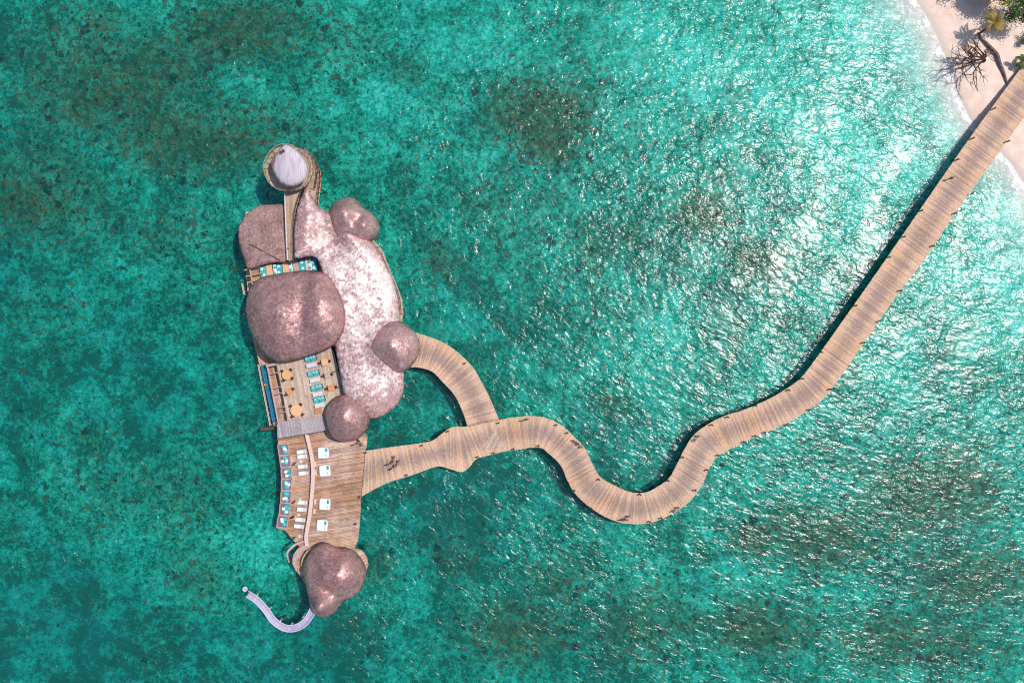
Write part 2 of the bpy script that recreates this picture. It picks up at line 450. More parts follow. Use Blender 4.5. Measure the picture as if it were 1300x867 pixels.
reef = blobs([(120, 90, 170, 110, .85), (290, 40, 140, 60, .8), (240, 170, 170, 70, .85), (60, 250, 120, 90, .75), (220, 290, 90, 70, .55),
              (60, 420, 100, 90, .45), (420, 60, 90, 70, .55), (510, 90, 40, 40, .5), (690, 140, 85, 55, 1.0), (690, 175, 60, 40, .9), (640, 260, 60, 60, .55),
              (560, 330, 35, 35, .7), (760, 320, 60, 40, .45), (800, 300, 50, 35, .5), (900, 270, 45, 38, .9), (965, 325, 50, 30, .85), (780, 510, 35, 25, .6),
              (1180, 630, 130, 75, .95), (1050, 690, 110, 60, .75), (960, 690, 40, 30, .95), (1240, 740, 120, 60, .8), (980, 800, 120, 50, .75), (1150, 820, 140, 50, .85), (830, 790, 110, 60, .7),
              (660, 810, 90, 50, .75), (560, 690, 60, 60, .45), (430, 790, 60, 50, .4), (180, 640, 140, 80, .42), (250, 740, 80, 60, .45), (90, 560, 90, 60, .35), (370, 630, 40, 60, .4),
              (480, 720, 40, 60, .5), (290, 545, 20, 20, .6), (720, 740, 60, 40, .55), (560, 140, 60, 60, .35), (880, 600, 30, 20, .5)])
reef = np.clip(reef*1.0+.30*(vnoise(X, Y, .11, 11)-.5), 0, 1)*np.clip((sd-14)/25, 0, 1)
pale = blobs([(1010, 40, 260, 130, 1.25), (1130, 170, 170, 140, 1.1), (1250, 320, 130, 130, .7), (1130, 480, 110, 120, .5), (620, 40, 120, 60, .5), (480, 150, 90, 70, .45), (340, 120, 60, 50, .3), (760, 230, 120, 90, .25), (40, 150, 50, 60, .3), (840, 440, 120, 80, .3), (1000, 620, 140, 60, .35),
              (60, 690, 70, 70, .25), (60, 760, 60, 60, .2), (330, 700, 60, 60, .3), (1280, 600, 100, 80, .3)])
pale = np.clip(pale+.22*(vnoise(X, Y, .08, 21)-.5)+.45*np.exp(-sd/9), 0, 1)
deep = blobs([(60, 800, 200, 130, .8), (330, 830, 220, 90, .7), (560, 640, 150, 140, .6), (160, 500, 180, 150, .5), (560, 480, 120, 120, .45), (780, 560, 80, 60, .4), (620, 830, 200, 60, .5), (700, 440, 120, 90, .3), (-300, 500, 400, 900, .7)])
deep = np.clip(deep+.25*(vnoise(X, Y, .06, 31)-.5), 0, 1)
faces = (np.arange((ny-1)*(nx-1)) // (nx-1))*nx+np.arange((ny-1)*(nx-1)) % (nx-1)
faces = np.stack([faces, faces+1, faces+nx+1, faces+nx], 1)
def sheet(name, Zs, attrs, mat, keep=None):
    fc = faces if keep is None else faces[keep[faces].any(1)]
    me = bpy.data.meshes.new(name); me.vertices.add(len(X)); me.vertices.foreach_set('co', np.stack([X, Y, Zs], 1).ravel())
    me.loops.add(fc.size); me.loops.foreach_set('vertex_index', fc.ravel())
    me.polygons.add(len(fc)); me.polygons.foreach_set('loop_start', np.arange(len(fc))*4)
    for k, a in attrs.items():
        at = me.attributes.new(k, 'FLOAT', 'POINT'); at.data.foreach_set('value', a.astype(np.float32))
    me.update(calc_edges=True); me.validate(); me.shade_smooth(); me.materials.append(mat)
    o = bpy.data.objects.new(name, me); COL.objects.link(o); return tag(o, kind='structure')

# --- seabed + beach material (one ground sheet)
m, nt, out = newmat('lagoon floor and beach sand'); g = G(nt); P = g.pos()
a_reef, a_pale, a_deep = g.attr('reef'), g.attr('pale'), g.attr('deep')
sep = g.n('ShaderNodeSeparateXYZ'); g.link(P, sep.inputs[0]); pz = sep.outputs[2]
flat = g.mapv(P, 1, 1, 0)
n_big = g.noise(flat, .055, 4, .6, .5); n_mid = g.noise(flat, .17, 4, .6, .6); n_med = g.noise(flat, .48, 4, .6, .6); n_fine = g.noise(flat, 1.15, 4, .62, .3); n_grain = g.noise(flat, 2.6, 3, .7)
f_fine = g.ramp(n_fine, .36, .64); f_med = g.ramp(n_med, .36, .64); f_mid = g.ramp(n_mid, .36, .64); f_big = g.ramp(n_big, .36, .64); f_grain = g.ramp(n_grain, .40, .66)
calm = g.math('SUBTRACT', 1.0, g.math('MULTIPLY', a_deep, .55))
fine_part = g.math('MULTIPLY', calm, g.math('ADD', g.math('MULTIPLY', g.math('SUBTRACT', f_fine, .5), .46), g.math('MULTIPLY', g.math('SUBTRACT', f_grain, .5), .42)))  # fine mottle; its bright specks are caustic light painted into the seabed colour
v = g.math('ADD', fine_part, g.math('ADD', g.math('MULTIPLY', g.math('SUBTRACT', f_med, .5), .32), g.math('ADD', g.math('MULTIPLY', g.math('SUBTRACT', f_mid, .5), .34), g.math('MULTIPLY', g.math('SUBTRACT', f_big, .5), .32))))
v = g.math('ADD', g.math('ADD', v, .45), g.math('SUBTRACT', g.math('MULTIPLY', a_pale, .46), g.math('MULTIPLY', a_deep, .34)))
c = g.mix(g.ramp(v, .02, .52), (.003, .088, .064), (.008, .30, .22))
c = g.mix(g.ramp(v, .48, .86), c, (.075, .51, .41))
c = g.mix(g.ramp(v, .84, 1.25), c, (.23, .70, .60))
c = g.mix(g.math('MULTIPLY', a_deep, g.ramp(n_mid, .36, .62, .15, .8)), c, g.mix(.55, c, (.005, .19, .235)))
# olive turf over the reef flats, browner where the reef is dense
olive = g.mix(f_med, (.055, .080, .028), (.19, .185, .065)); olive = g.mix(g.ramp(n_fine, .54, .64, 0, .9), olive, (.27, .095, .032))
c = g.mix(g.math('MULTIPLY', g.ramp(g.math('ADD', a_reef, g.math('MULTIPLY', g.math('SUBTRACT', n_med, .5), .9)), .15, .95), g.ramp(g.math('ADD', g.math('MULTIPLY', n_fine, .55), g.math('MULTIPLY', n_grain, .45)), .44, .55, .12, .85)), c, olive)
# coral heads
rn = g.math('ADD', g.math('MULTIPLY', g.noise(flat, .75, 4, .6, .6), .75), g.math('MULTIPLY', n_mid, .25))
thr = g.math('SUBTRACT', .61, g.math('MULTIPLY', a_reef, .17))
cm = g.ramp(rn, thr, g.math('ADD', thr, .035))
cm = g.math('MULTIPLY', cm, g.ramp(n_grain, .36, .56, .45, 1))
ccol = g.mix(g.ramp(g.noise(flat, .55, 4), .40, .60), (.035, .050, .018), (.28, .10, .034))
ccol = g.mix(g.ramp(n_fine, .46, .60, 0, .8), ccol, (.022, .020, .018))
c = g.mix(g.math('MULTIPLY', cm, .86), c, ccol)
warp = g.vec('ADD', flat, g.vec('SCALE', g.vec('SUBTRACT', g.noise(flat, 1.0, 3, .65, col=True), (.5, .5, .5)), scale=2.3))
for sc_, gain, amt in ((.40, .5, .9), (.70, .9, .95), (1.3, 1.0, .9)):
    vh = g.vor(warp, sc_); cs = g.n('ShaderNodeSeparateColor'); g.link(vh.outputs['Color'], cs.inputs[0])
    rad = g.math('MULTIPLY', g.ramp(cs.outputs[1], 0, 1, .13, .38, smooth=False), 1.0)
    spot = g.ramp(g.math('SUBTRACT', rad, vh.outputs['Distance']), -.02, .05)
    live = g.math('LESS_THAN', cs.outputs[0], g.math('SUBTRACT', g.math('MULTIPLY', a_reef, gain*1.3), .03))
    hue = g.mix(g.ramp(cs.outputs[2], .2, .8), (.014, .020, .009), (.20, .070, .024))
    hue = g.mix(g.ramp(cs.outputs[2], .86, .9), hue, (.035, .016, .030))
    hue = g.mix(g.ramp(n_grain, .44, .62, 0, .7), hue, (.016, .018, .016))
    c = g.mix(g.math('MULTIPLY', g.math('MULTIPLY', spot, live), g.ramp(n_fine, .34, .52, amt*.45, amt)), c, hue)
# dry and wet sand above and around the waterline
sand = g.mix(g.ramp(g.noise(flat, .5, 4), .35, .65), (.74, .54, .44), (.82, .64, .54))
sand = g.mix(g.ramp(n_grain, .5, .8, 0, .25), sand, (.54, .39, .31))
wet = g.mix(g.ramp(pz, .0, .28), (.60, .49, .42), sand)
c = g.mix(g.ramp(g.math('ADD', pz, g.math('MULTIPLY', g.math('SUBTRACT', n_med, .5), .25)), -.55, .02), c, wet)
bmp = g.n('ShaderNodeBump'); bmp.inputs['Strength'].default_value = .25; bmp.inputs['Distance'].default_value = .2
g.link(n_med, bmp.inputs['Height'])
g.bsdf(out, c, .9, .05, normal=bmp.outputs[0])
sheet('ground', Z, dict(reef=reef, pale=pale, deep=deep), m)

# --- water surface
m, nt, out = newmat('lagoon water'); g = G(nt); P = g.pos()
depth = g.attr('depth')
band = g.mapv(g.mapv(P, 1, 1, 0, R(-68)), .45, 1, 1)
wind = g.math('MULTIPLY', g.ramp(g.noise(band, .17, 2, .5, .4), .34, .64, .50, 1.3), g.ramp(g.noise(band, .04, 2), .36, .62, .72, 1.15))
rip = g.mapv(P, 1, 1, 0, R(20)); st = g.mapv(rip, .6, 1.0, 1)
h1 = g.noise(st, .22, 2, .5, .3); h2 = g.noise(st, .66, 2, .45, .8); h3 = g.noise(st, 1.6, 2, .5, .6)
hh = g.math('ADD', g.math('MULTIPLY', h1, .34), g.math('MULTIPLY', wind, g.math('ADD', g.math('MULTIPLY', g.math('SUBTRACT', h2, .5), .46), g.math('MULTIPLY', g.math('SUBTRACT', h3, .5), .16))))
bmp = g.n('ShaderNodeBump'); bmp.inputs['Strength'].default_value = 1; bmp.inputs['Distance'].default_value = 1.0
g.link(hh, bmp.inputs['Height'])
deepf = g.ramp(depth, .0, 1.6)
tint = g.mix(deepf, (1, 1, 1), (.49, .90, .88))
tr = g.n('ShaderNodeBsdfTransparent'); g.link(tint, tr.inputs[0])
df = g.n('ShaderNodeBsdfDiffuse'); df.inputs[0].default_value = (.004, .17, .14, 1); g.link(bmp.outputs[0], df.inputs['Normal'])
mx = g.n('ShaderNodeMixShader'); g.link(g.math('MULTIPLY', deepf, .10), mx.inputs[0]); g.link(tr.outputs[0], mx.inputs[1]); g.link(df.outputs[0], mx.inputs[2])
gl = g.n('ShaderNodeBsdfGlossy'); gl.inputs['Roughness'].default_value = .265; g.link(bmp.outputs[0], gl.inputs['Normal'])
fr = g.n('ShaderNodeFresnel'); fr.inputs['IOR'].default_value = 1.34; g.link(bmp.outputs[0], fr.inputs['Normal'])
mx2 = g.n('ShaderNodeMixShader'); g.link(g.math('MULTIPLY', g.math('MINIMUM', g.math('MULTIPLY', fr.outputs[0], 1.9), .06), g.ramp(depth, .05, .9, .25, 1)), mx2.inputs[0]); g.link(mx.outputs[0], mx2.inputs[1]); g.link(gl.outputs[0], mx2.inputs[2])
# thin foam of the wash along the beach
fo = g.n('ShaderNodeBsdfDiffuse'); fo.inputs[0].default_value = (.82, .82, .80, 1)
fn = g.math('ADD', g.noise(g.mapv(P, 1, 1, 0), .5, 5, .7, 1.0), g.ramp(depth, .02, .6, .10, -.10))
fm = g.math('ADD', g.math('MULTIPLY', g.ramp(fn, .50, .72, 0, .5), g.ramp(depth, .5, 1.1, 1, 0)), g.math('ADD', g.ramp(depth, .04, 1.0, .30, 0), g.math('MULTIPLY', g.math('MULTIPLY', g.ramp(depth, .01, .05, 0, 1), g.ramp(depth, .09, .16, 1, 0)), g.ramp(g.noise(P, .35, 4, .6), .46, .56, 0, .65))), clamp=True)
mx3 = g.n('ShaderNodeMixShader'); g.link(fm, mx3.inputs[0]); g.link(mx2.outputs[0], mx3.inputs[1]); g.link(fo.outputs[0], mx3.inputs[2])
g.link(mx3.outputs[0], out.inputs[0])
sheet('water', np.zeros_like(X), dict(depth=np.where(ins, 0, np.maximum(-Z, 0))), m, keep=~(ins & (sd > 1.2)))

# ================================================================== BOARDWALKS
ZB = 2.0
UP = [(464, 572), (500, 567), (530, 563), (548, 559.5), (560, 551), (569, 544.5), (579, 541.5), (593, 541.5), (612, 537.5), (634, 533), (650, 530), (674, 528), (694.6, 531), (713, 540), (729, 554), (743, 570), (752, 588.5), (761.5, 604.6), (780, 616), (798.5, 624), (817, 625.4), (831, 620), (849, 607), (858.5, 591), (868, 572), (881.5, 551.5), (902, 536.5), (925, 526), (942, 521), (975, 507), (1002, 491), (1020, 476), (1044, 444), (1080, 393), (1120, 336), (1180, 249), (1228, 180), (1279, 110), (1340, 28)]
LO = [(459, 630), (490, 613.5), (520, 604), (545, 595), (558, 592), (572, 595.5), (586, 599), (595, 594), (605, 582.5), (622, 577.5), (640, 573), (650, 571.5), (683, 568), (697, 576), (712, 591), (720, 609), (731.5, 628), (752, 646), (775, 659), (798.5, 664.6), (826, 663.5), (851.5, 653), (874.6, 637), (891, 616), (900, 595), (911.5, 579), (937, 565), (960, 554), (975, 548), (993, 540), (1023, 523), (1047, 504), (1068, 477), (1095, 438), (1140, 373.5), (1177, 325), (1210, 275), (1255, 212), (1300, 149), (1365, 60)]
# both edge lists are walked side by side: matching stations
KU = [0, 2, 4, 6, 8, 9, 11, 12, 13, 14, 15, 16, 17, 18, 19, 20, 21, 22, 23, 24, 25, 26, 27, 28, 29, 30, 31, 32, 33, 34, 35, 36, 37, 38]
KL = [0, 2, 3, 5.5, 8, 10, 12, 13, 14, 14.5, 15, 15.5, 16, 17, 18.2, 19.2, 20, 21.2, 22, 23, 24, 25.2, 26.2, 27, 28, 29.3, 30.4, 31.5, 32.5, 33.5, 35.2, 36.6, 37.6, 39]
def boardwalk(name, U, L, KU, KL, z, w, par, jag=.07, ends=True):
    U3 = np.array([tuple(W(x, y, z)) for x, y in U]); L3 = np.array([tuple(W(x, y, z)) for x, y in L])
    def fine(P):
        out = []
        Q, n = P, len(P)
        for i in range(n-1):
            a, b, c, d = Q[max(i-1, 0)], Q[i], Q[i+1], Q[min(i+2, n-1)]
            for t in np.linspace(0, 1, 40, endpoint=False): out.append(.5*((2*b)+(c-a)*t+(2*a-5*b+4*c-d)*t*t+(3*b-a-3*c+d)*t**3))
        return np.array(out+[Q[-1]])
    fu, fl = fine(U3), fine(L3)
    s = np.linspace(0, len(KU)-1, 4000); iu = np.interp(s, range(len(KU)), KU)*40; il = np.interp(s, range(len(KL)), KL)*40
    k = 45; ker = np.hanning(k); ker /= ker.sum()
    il = np.convolve(np.pad(il, k//2, mode='edge'), ker, 'valid'); iu = np.convolve(np.pad(iu, k//2, mode='edge'), ker, 'valid')
    il[0], il[-1], iu[0], iu[-1] = 0, len(fl)-1, 0, len(fu)-1
    pick = lambda F, i: np.stack([np.interp(i, range(len(F)), F[:, q]) for q in range(3)], 1)
    A, B = pick(fu, iu), pick(fl, il)
    C = (A+B)/2; Ls = np.concatenate([[0], np.cumsum(np.linalg.norm(np.diff(C, axis=0), axis=1))])
    n = int(Ls[-1]/w); q = np.linspace(0, Ls[-1], n+1)
    C = np.stack([np.interp(q, Ls, C[:, i]) for i in range(3)], 1)
    T = np.gradient(C, axis=0)[:, :2]; kk = 31; ker = np.hanning(kk); ker /= ker.sum()
    T = np.stack([np.convolve(np.pad(T[:, i], kk//2, mode='edge'), ker, 'valid') for i in range(2)], 1)
    T /= np.linalg.norm(T, axis=1)[:, None]
    if ends:      # square the first and last boards to the ends of the walk
        for side, e, F0, F1 in ((0, 0, fu[0], fl[0]), (1, -1, fu[-1], fl[-1])):
            d = (F0-F1)[:2]; d = np.array([d[1], -d[0]])/np.linalg.norm(d); d = d if d@T[e] > 0 else -d
            for i in range(min(26, n)):
                j = i if side == 0 else n-i; f = 1-i/26; T[j] = T[j]*(1-f)+d*f; T[j] /= np.linalg.norm(T[j])
    def hit(F, c, d):
        e = F[1:, :2]-F[:-1, :2]; r = F[:-1, :2]-c; den = d[0]*e[:, 1]-d[1]*e[:, 0]; den = np.where(abs(den) < 1e-9, 1e-9, den)
        t_ = (r[:, 0]*e[:, 1]-r[:, 1]*e[:, 0])/den; u_ = (r[:, 0]*d[1]-r[:, 1]*d[0])/den
        ok = (u_ >= -.02) & (u_ <= 1.02) & (t_ > 0)
        return t_[ok].min() if ok.any() else np.linalg.norm(F[:, :2]-c, axis=1).min()
    A, B = C.copy(), C.copy()
    for i in range(n+1):
        nn = np.array([-T[i, 1], T[i, 0]]); nn = nn if nn@(fu[np.argmin(np.linalg.norm(fu[:, :2]-C[i, :2], axis=1)), :2]-C[i, :2]) > 0 else -nn
        A[i, :2] += nn*hit(fu, C[i, :2], nn); B[i, :2] -= nn*hit(fl, C[i, :2], -nn)
    mb = MB()
    for i in range(n):
        a0, a1, b0, b1 = [Vector(p) for p in (A[i], A[i+1], B[i], B[i+1])]
        g0 = .03; a0, a1 = a0.lerp(a1, g0), a1.lerp(a0, g0); b0, b1 = b0.lerp(b1, g0), b1.lerp(b0, g0)
        d = (a0-b0).normalized(); e0, e1 = rng.uniform(-jag, jag*1.6, 2); a0 = a0+d*e0; a1 = a1+d*e0; b0 = b0-d*e1; b1 = b1-d*e1
        dz = Vector((0, 0, rng.uniform(-.008, .008))); dn = Vector((0, 0, .07))
        # three boards across a span, butted
        mb.hexa([b0-dn+dz, b1-dn+dz, a1-dn+dz, a0-dn+dz][::-1], [b0+dz, b1+dz, a1+dz, a0+dz][::-1], rng.random(), [(0, 0), (0, 1), (1, 1), (1, 0)][::-1])
    mb.build('decking', M['boardwalk'], par)
    fr = MB()
    for F, G_, k in ((A, B, .06), (A, B, .5), (A, B, .94)):
        pts = [Vector(F[i]).lerp(Vector(G_[i]), k) - Vector((0, 0, .2)) for i in range(0, n+1, 3)]
        fr.tube(pts, .1, 6)
    fr.build('joist', M['pile'], par)
    for i in range(8, n, 22):
        for k in (.1, .9):
            p = Vector(A[i]).lerp(Vector(B[i]), k); mb = MB(); mb.tube([(p.x, p.y, -3.2), (p.x, p.y, z-.1)], .13, 8); mb.build('pile', M['pile'], par)
t = thing('boardwalk', 'long winding plank boardwalk from the beach to the sun deck', 'boardwalk', W(900, 540, 0))
boardwalk('boardwalk', UP, LO, KU, KL, ZB, .24, t, jag=.025)
# triangular plank inlay at the junction
tri = [tuple(W(x, y, ZB)) for x, y in ((607, 573), (629, 545), (641, 567))]
mb = MB(); plank_poly(mb, tri, ZB+.035, R(62), .28, .05, .03, .02); mb.build('inlay', M['terrace'], t)
t = thing('boardwalk', 'short curved plank boardwalk branching to the eastern entrance dome', 'boardwalk', W(590, 480, 0))
BU = [(512, 417), (527, 422), (546, 428), (564, 435.5), (582, 448), (600, 466), (612, 486), (622.6, 506.6), (633.5, 532.5)]
BL = [(508, 466), (522, 466), (534, 467), (549, 472), (562, 485), (577, 501.5), (587, 522), (592, 536), (593.5, 541)]
boardwalk('boardwalk', BU, BL, [0, 1, 2, 3, 4, 5, 6, 7, 8], [0, 1, 2, 3, 4, 5, 6, 7, 8], ZB+.004, .22, t, jag=.015)

# bollards along the edges
bol = {'on the upper edge of the straight walk': [(1260, 139), (1233, 176.6), (1213.6, 203.6), (1168, 268), (1146, 301), (1127, 327), (1085, 388), (1041.6, 447), (1017.6, 480.6), (1000.5, 495)],
       'on the lower edge of the straight walk': [(1277.5, 180.5), (1232, 246.5), (1211, 271.4), (1183, 312.5), (1142, 369), (1115, 408), (1095, 435), (1053, 494), (1026.5, 520), (995, 539.5), (970, 548.5)],
       'on the upper edge just left of the straight': [(958.5, 514.5), (923, 529), (903, 539), (866, 580), (848, 609.5)],
       'on the lower edge just left of the straight': [(958, 553), (944, 560.5), (911, 577.5), (897, 596), (882, 621.5)],
       'around the bottom of the U bend': [(839, 657), (824, 661.5), (812, 627), (760, 608), (751, 645), (729, 622)],
       'around the crest beside the junction': [(720, 549), (706, 539), (683.5, 565.5), (652, 569.5), (627, 574.5)],
       'around the junction and the side branch': [(633, 536.5), (606.6, 579.5), (569, 547), (536, 565), (517, 602.5), (590.5, 461)],
       'by the edge of the sun deck': [(465, 574), (457, 630), (452, 664)]}
proto = thing('bollard', '', 'bollard')
mb = MB(); mb.box((0, 0, .36), (.22, .22, .72), tone=.4, taper=.92); mb.build('post', M['darkwood'], proto)
mb = MB(); mb.box((0, 0, .77), (.30, .30, .1)); mb.box((0, 0, .85), (.2, .2, .06), taper=.5); mb.build('cap', M['darkwood'], proto)
ordn = ['first', 'second', 'third', 'fourth', 'fifth', 'sixth', 'seventh', 'eighth', 'ninth', 'tenth', 'eleventh', 'twelfth']
spots = []
for k, lst in bol.items():
    for i, (x, y) in enumerate(lst):
        start = 'the beach' if 'deck' not in k else 'the top'
        spots.append((W(x, y, ZB), rng.uniform(-.2, .9), 'dark bollard %s, %s from %s' % (k, ordn[i], start)))
spread(proto, spots, 'dark bollards along the boardwalk edges')

# bicycles
def make_bike():
    t = thing('bicycle', '', 'bicycle')
    for x in (-.52, .52):
        mb = MB(); mb.ring((x, 0, .34), .32, .028); w = mb.build('wheel', M['rubber'], t)
        mb = MB()
        for a in range(6): mb.tube([(x, 0, .34), (x+.3*math.cos(a*math.pi/3), 0, .34+.3*math.sin(a*math.pi/3))], .008, 4)
        mb.build('spokes', M['steel'], w)
    mb = MB()
    for a, b in (((-.52, .34), (-.18, .80)), ((-.52, .34), (-.08, .30)), ((-.08, .30), (-.18, .84)), ((-.15, .74), (.36, .78)), ((-.08, .30), (.38, .70)), ((.52, .34), (.35, .95))):
        mb.tube([(a[0], 0, a[1]), (b[0], 0, b[1])], .028, 6)
    mb.build('frame', M['steel'], t)
    mb = MB(); mb.tube([(.22, -.32, .98), (.34, -.22, 1.02), (.36, 0, .98), (.34, .22, 1.02), (.22, .32, .98)], .024, 6); mb.build('handlebar', M['black'], t)
    mb = MB(); mb.pad((-.2, 0, .89), (.28, .2, .09)); mb.build('saddle', M['black'], t, smooth=True)
    mb = MB(); mb.box((.62, 0, .78), (.3, .36, .24), taper=1.15); mb.build('basket', M['wallbrown'], t)
    mb = MB(); mb.box((-.62, 0, .74), (.42, .22, .03)); mb.build('rack', M['black'], t)
    return t
b = make_bike()
sp = [(W(500, 583, ZB), R(70), 'bicycle parked upper right in the fan of bicycles outside the sun deck'),
      (W(505, 588, ZB), R(60), 'bicycle parked furthest right in the fan of bicycles outside the sun deck'),
      (W(495, 588, ZB), R(20), 'bicycle parked furthest left in the fan of bicycles outside the sun deck'),
      (W(499, 593, ZB), R(35), 'bicycle parked lowest in the fan of bicycles outside the sun deck'),
      (W(666, 532.5, ZB), R(15), 'bicycle parked at the crest edge nearest the junction'),
      (W(731, 561, ZB), R(-35), 'left bicycle of two on the outer edge before the U bend'),
      (W(735, 564, ZB), R(-42), 'right bicycle of two on the outer edge before the U bend'),
      (W(883, 556, ZB), R(52), 'bicycle parked alone on the upper edge right of the U bend'),
      (W(791, 659, ZB), R(2), 'bicycle parked on the bottom edge of the U bend, left one'),
      (W(794, 656.5, ZB), R(30), 'bicycle parked on the bottom edge of the U bend, right one'),
      (W(857, 646, ZB), R(38), 'bicycle parked on the lower right rim of the U bend'),
      (W(452, 563, ZB+.012), R(20), 'bicycle parked under the rim of the southern small dome, left one'),
      (W(458, 561, ZB+.012), R(-50), 'bicycle parked under the rim of the southern small dome, right one')]
spread(b, sp, 'bicycles parked on the boardwalk and deck')

# ================================================================== SUN DECK
ZD = 2.01
deck_px = [(352, 556), (355, 577), (358, 595), (358.5, 611), (357.5, 624), (356, 640), (353, 656), (350, 670), (362, 673), (368, 681), (378, 692), (392, 700), (430, 702), (450, 697), (455.5, 682), (457, 660), (458.5, 631), (463.5, 572), (466, 566), (466.5, 552), (455, 545), (412, 545)]
poly = poly_px(deck_px, ZD)
t = thing('sun_deck', 'broad brown plank sun deck with loungers and white daybeds', 'deck', W(410, 620, 0))
mb = MB(); plank_poly(mb, poly, ZD, R(8), .27, .07, .03, .05); mb.build('decking', M['deck'], t)
substructure(poly, ZD, t); piles(poly, ZD, t, 4.6)
# curved low wall
t = thing('low_wall', 'curved pale pink low wall dividing the sun deck', 'wall', W(395, 620, ZD))
cl = [(389, 551), (391.5, 561), (394, 572), (396, 582), (397, 592), (397.3, 602), (397, 611), (396.2, 624), (395, 637), (393.7, 648), (392, 659.5), (390, 671), (388.5, 682), (389.5, 693)]
C, _ = spline([tuple(W(x, y, ZD+.8)) for x, y in cl], 70)
wb, wc = MB(), MB()
for i in range(len(C)-1):
    a, c2 = Vector(C[i]), Vector(C[i+1]); d = (c2-a).normalized(); nrm = Vector((-d.y, d.x, 0))
    def q(hw, z): return [Vector((p.x, p.y, z))+nrm*s for p, s in ((a, hw), (a, -hw), (c2, -hw), (c2, hw))]
    wb.hexa(q(.25, ZD), q(.25, ZD+.74), .5)
    a, c2 = a.lerp(c2, .02), c2.lerp(a, .02); wc.hexa(q(.36, ZD+.742), q(.34, ZD+.82), rng.random())
wb.build('wall_core', M['pinkwood'], t); wc.build('coping', M['coping'], t)

# sun loungers
def make_lounger():
    t = thing('sun_lounger', '', 'sun lounger')
    mb = MB(); mb.box((0, .36, .27), (2.0, .06, .08)); mb.box((0, -.36, .27), (2.0, .06, .08))
    for k in range(9): mb.box((-.92+k*.23, 0, .27), (.1, .66, .04))
    mb.build('frame', M['pinkwood'], t)
    for x in (-.85, .85):
        for y in (-.34, .34): mb = MB(); mb.box((x, y, .115), (.07, .07, .23)); mb.build('leg', M['pinkwood'], t)
    mb = MB(); mb.pad((-.33, 0, .38), (1.3, .74, .14)); mb.build('mattress', M['white'], t, smooth=True)
    mb = MB(); mb.pad((.62, 0, .50), (.74, .74, .14), ry=-.32); mb.build('backrest', M['white'], t, smooth=True)
    mb = MB(); mb.pad((.78, 0, .64), (.26, .46, .12), ry=-.32); mb.build('pillow', M['palegrey'], t, smooth=True)
    return t
L8 = [(383, 573.4, 8), (383.8, 579.4, 8), (384.3, 592, 6), (385.4, 600.6, 4), (384, 637.7, -2), (383.3, 646.6, -4), (381, 659.5, -4), (379.6, 667.8, -4)]
nm = ['topmost', 'second from the top', 'third from the top', 'fourth from the top', 'fourth from the bottom', 'third from the bottom', 'second from the bottom', 'lowest']
spread(make_lounger(), [(W(x, y, ZD+.3)-Vector((0, 0, .3)), R(a), 'white sun lounger left of the curved wall, %s in its row' % nm[i]) for i, (x, y, a) in enumerate(L8)], 'white sun loungers left of the curved wall')

def make_daybed():
    t = thing('daybed', '', 'daybed')
    mb = MB(); mb.box((0, 0, .16), (2.2, 2.2, .2)); mb.build('base', M['pinkwood'], t)
    for x in (-.9, .9):
        for y in (-.9, .9): mb = MB(); mb.box((x, y, .03), (.14, .14, .06)); mb.build('foot', M['darkwood'], t)
    mb = MB(); mb.pad((-.02, 0, .36), (2.12, 2.16, .24)); mb.build('mattress', M['white'], t, smooth=True)
    mb = MB(); mb.pad((.68, .55, .56), (.42, .78, .2)); mb.build('pillow', M['teal'], t, smooth=True)
    mb = MB(); mb.pad((.68, -.5, .54), (.3, .6, .18)); mb.build('pillow', M['palegrey'], t, smooth=True)
    return t
nm = ['topmost', 'second from the top', 'third from the top', 'lowest']
spread(make_daybed(), [(W(x, y, ZD+.3)-Vector((0, 0, .3)), R(a), 'square white daybed with turquoise pillow right of curved wall, %s' % nm[i]) for i, (x, y, a) in enumerate([(410.5, 574.7, 3), (412.4, 597.3, 4), (412.4, 640, -2), (409, 666.8, -4)])], 'square white daybeds right of the curved wall')

def make_nest(seed):
    r = random.Random(seed); t = thing('lounge_nest', '', 'lounge nest')
    mb = MB(); a, b2 = .92, 1.12
    mb.box((0, b2, .16), (2*a+.16, .14, .32)); mb.box((0, -b2, .16), (2*a+.16, .14, .32)); mb.box((a, 0, .16), (.12, 2*b2-.14, .32)); mb.box((-a, 0, .3), (.12, 2*b2-.14, .6))
    mb.build('frame', M['pinkwood'], t)
    mb = MB(); mb.box((0, 0, .14), (2*a-.12, 2*b2-.14, .12)); mb.build('netting', M['mauve'], t)
    for k in range(2):
        mb = MB(); mb.pad((r.uniform(-.1, .4), (-.45, .45)[k]+r.uniform(-.1, .1), .3), (r.uniform(.8, 1.15), r.uniform(.6, .85), .2), r.uniform(-.7, .7)); mb.build('cushion', M['teal'], t, smooth=True)
    for k in range(2):
        mb = MB(); mb.pad((r.uniform(-.5, .45), r.uniform(-.6, .7), .42), (.6, .55, .2), r.uniform(-.8, .8)); mb.build('pillow', M['white'], t, smooth=True)
    return t
NS = [(360.7, 570.7, 8), (362.8, 584.4, 7), (364.4, 600.6, 3), (364.6, 614.5, 0), (363.8, 630.2, -2), (362.3, 645.8, -5), (359.6, 661.5, -8)]
nm = ['topmost', 'second from the top', 'third from the top', 'middle one', 'third from the bottom', 'second from the bottom', 'lowest']
for i, (x, y, a) in enumerate(NS):
    t = make_nest(i); t.location = W(x, y, ZD); t.rotation_euler[2] = R(a)
    tag(t, 'netted lounge nest with turquoise cushions on outer deck edge, %s' % nm[i], group='netted lounge nests along the outer edge of the sun deck')

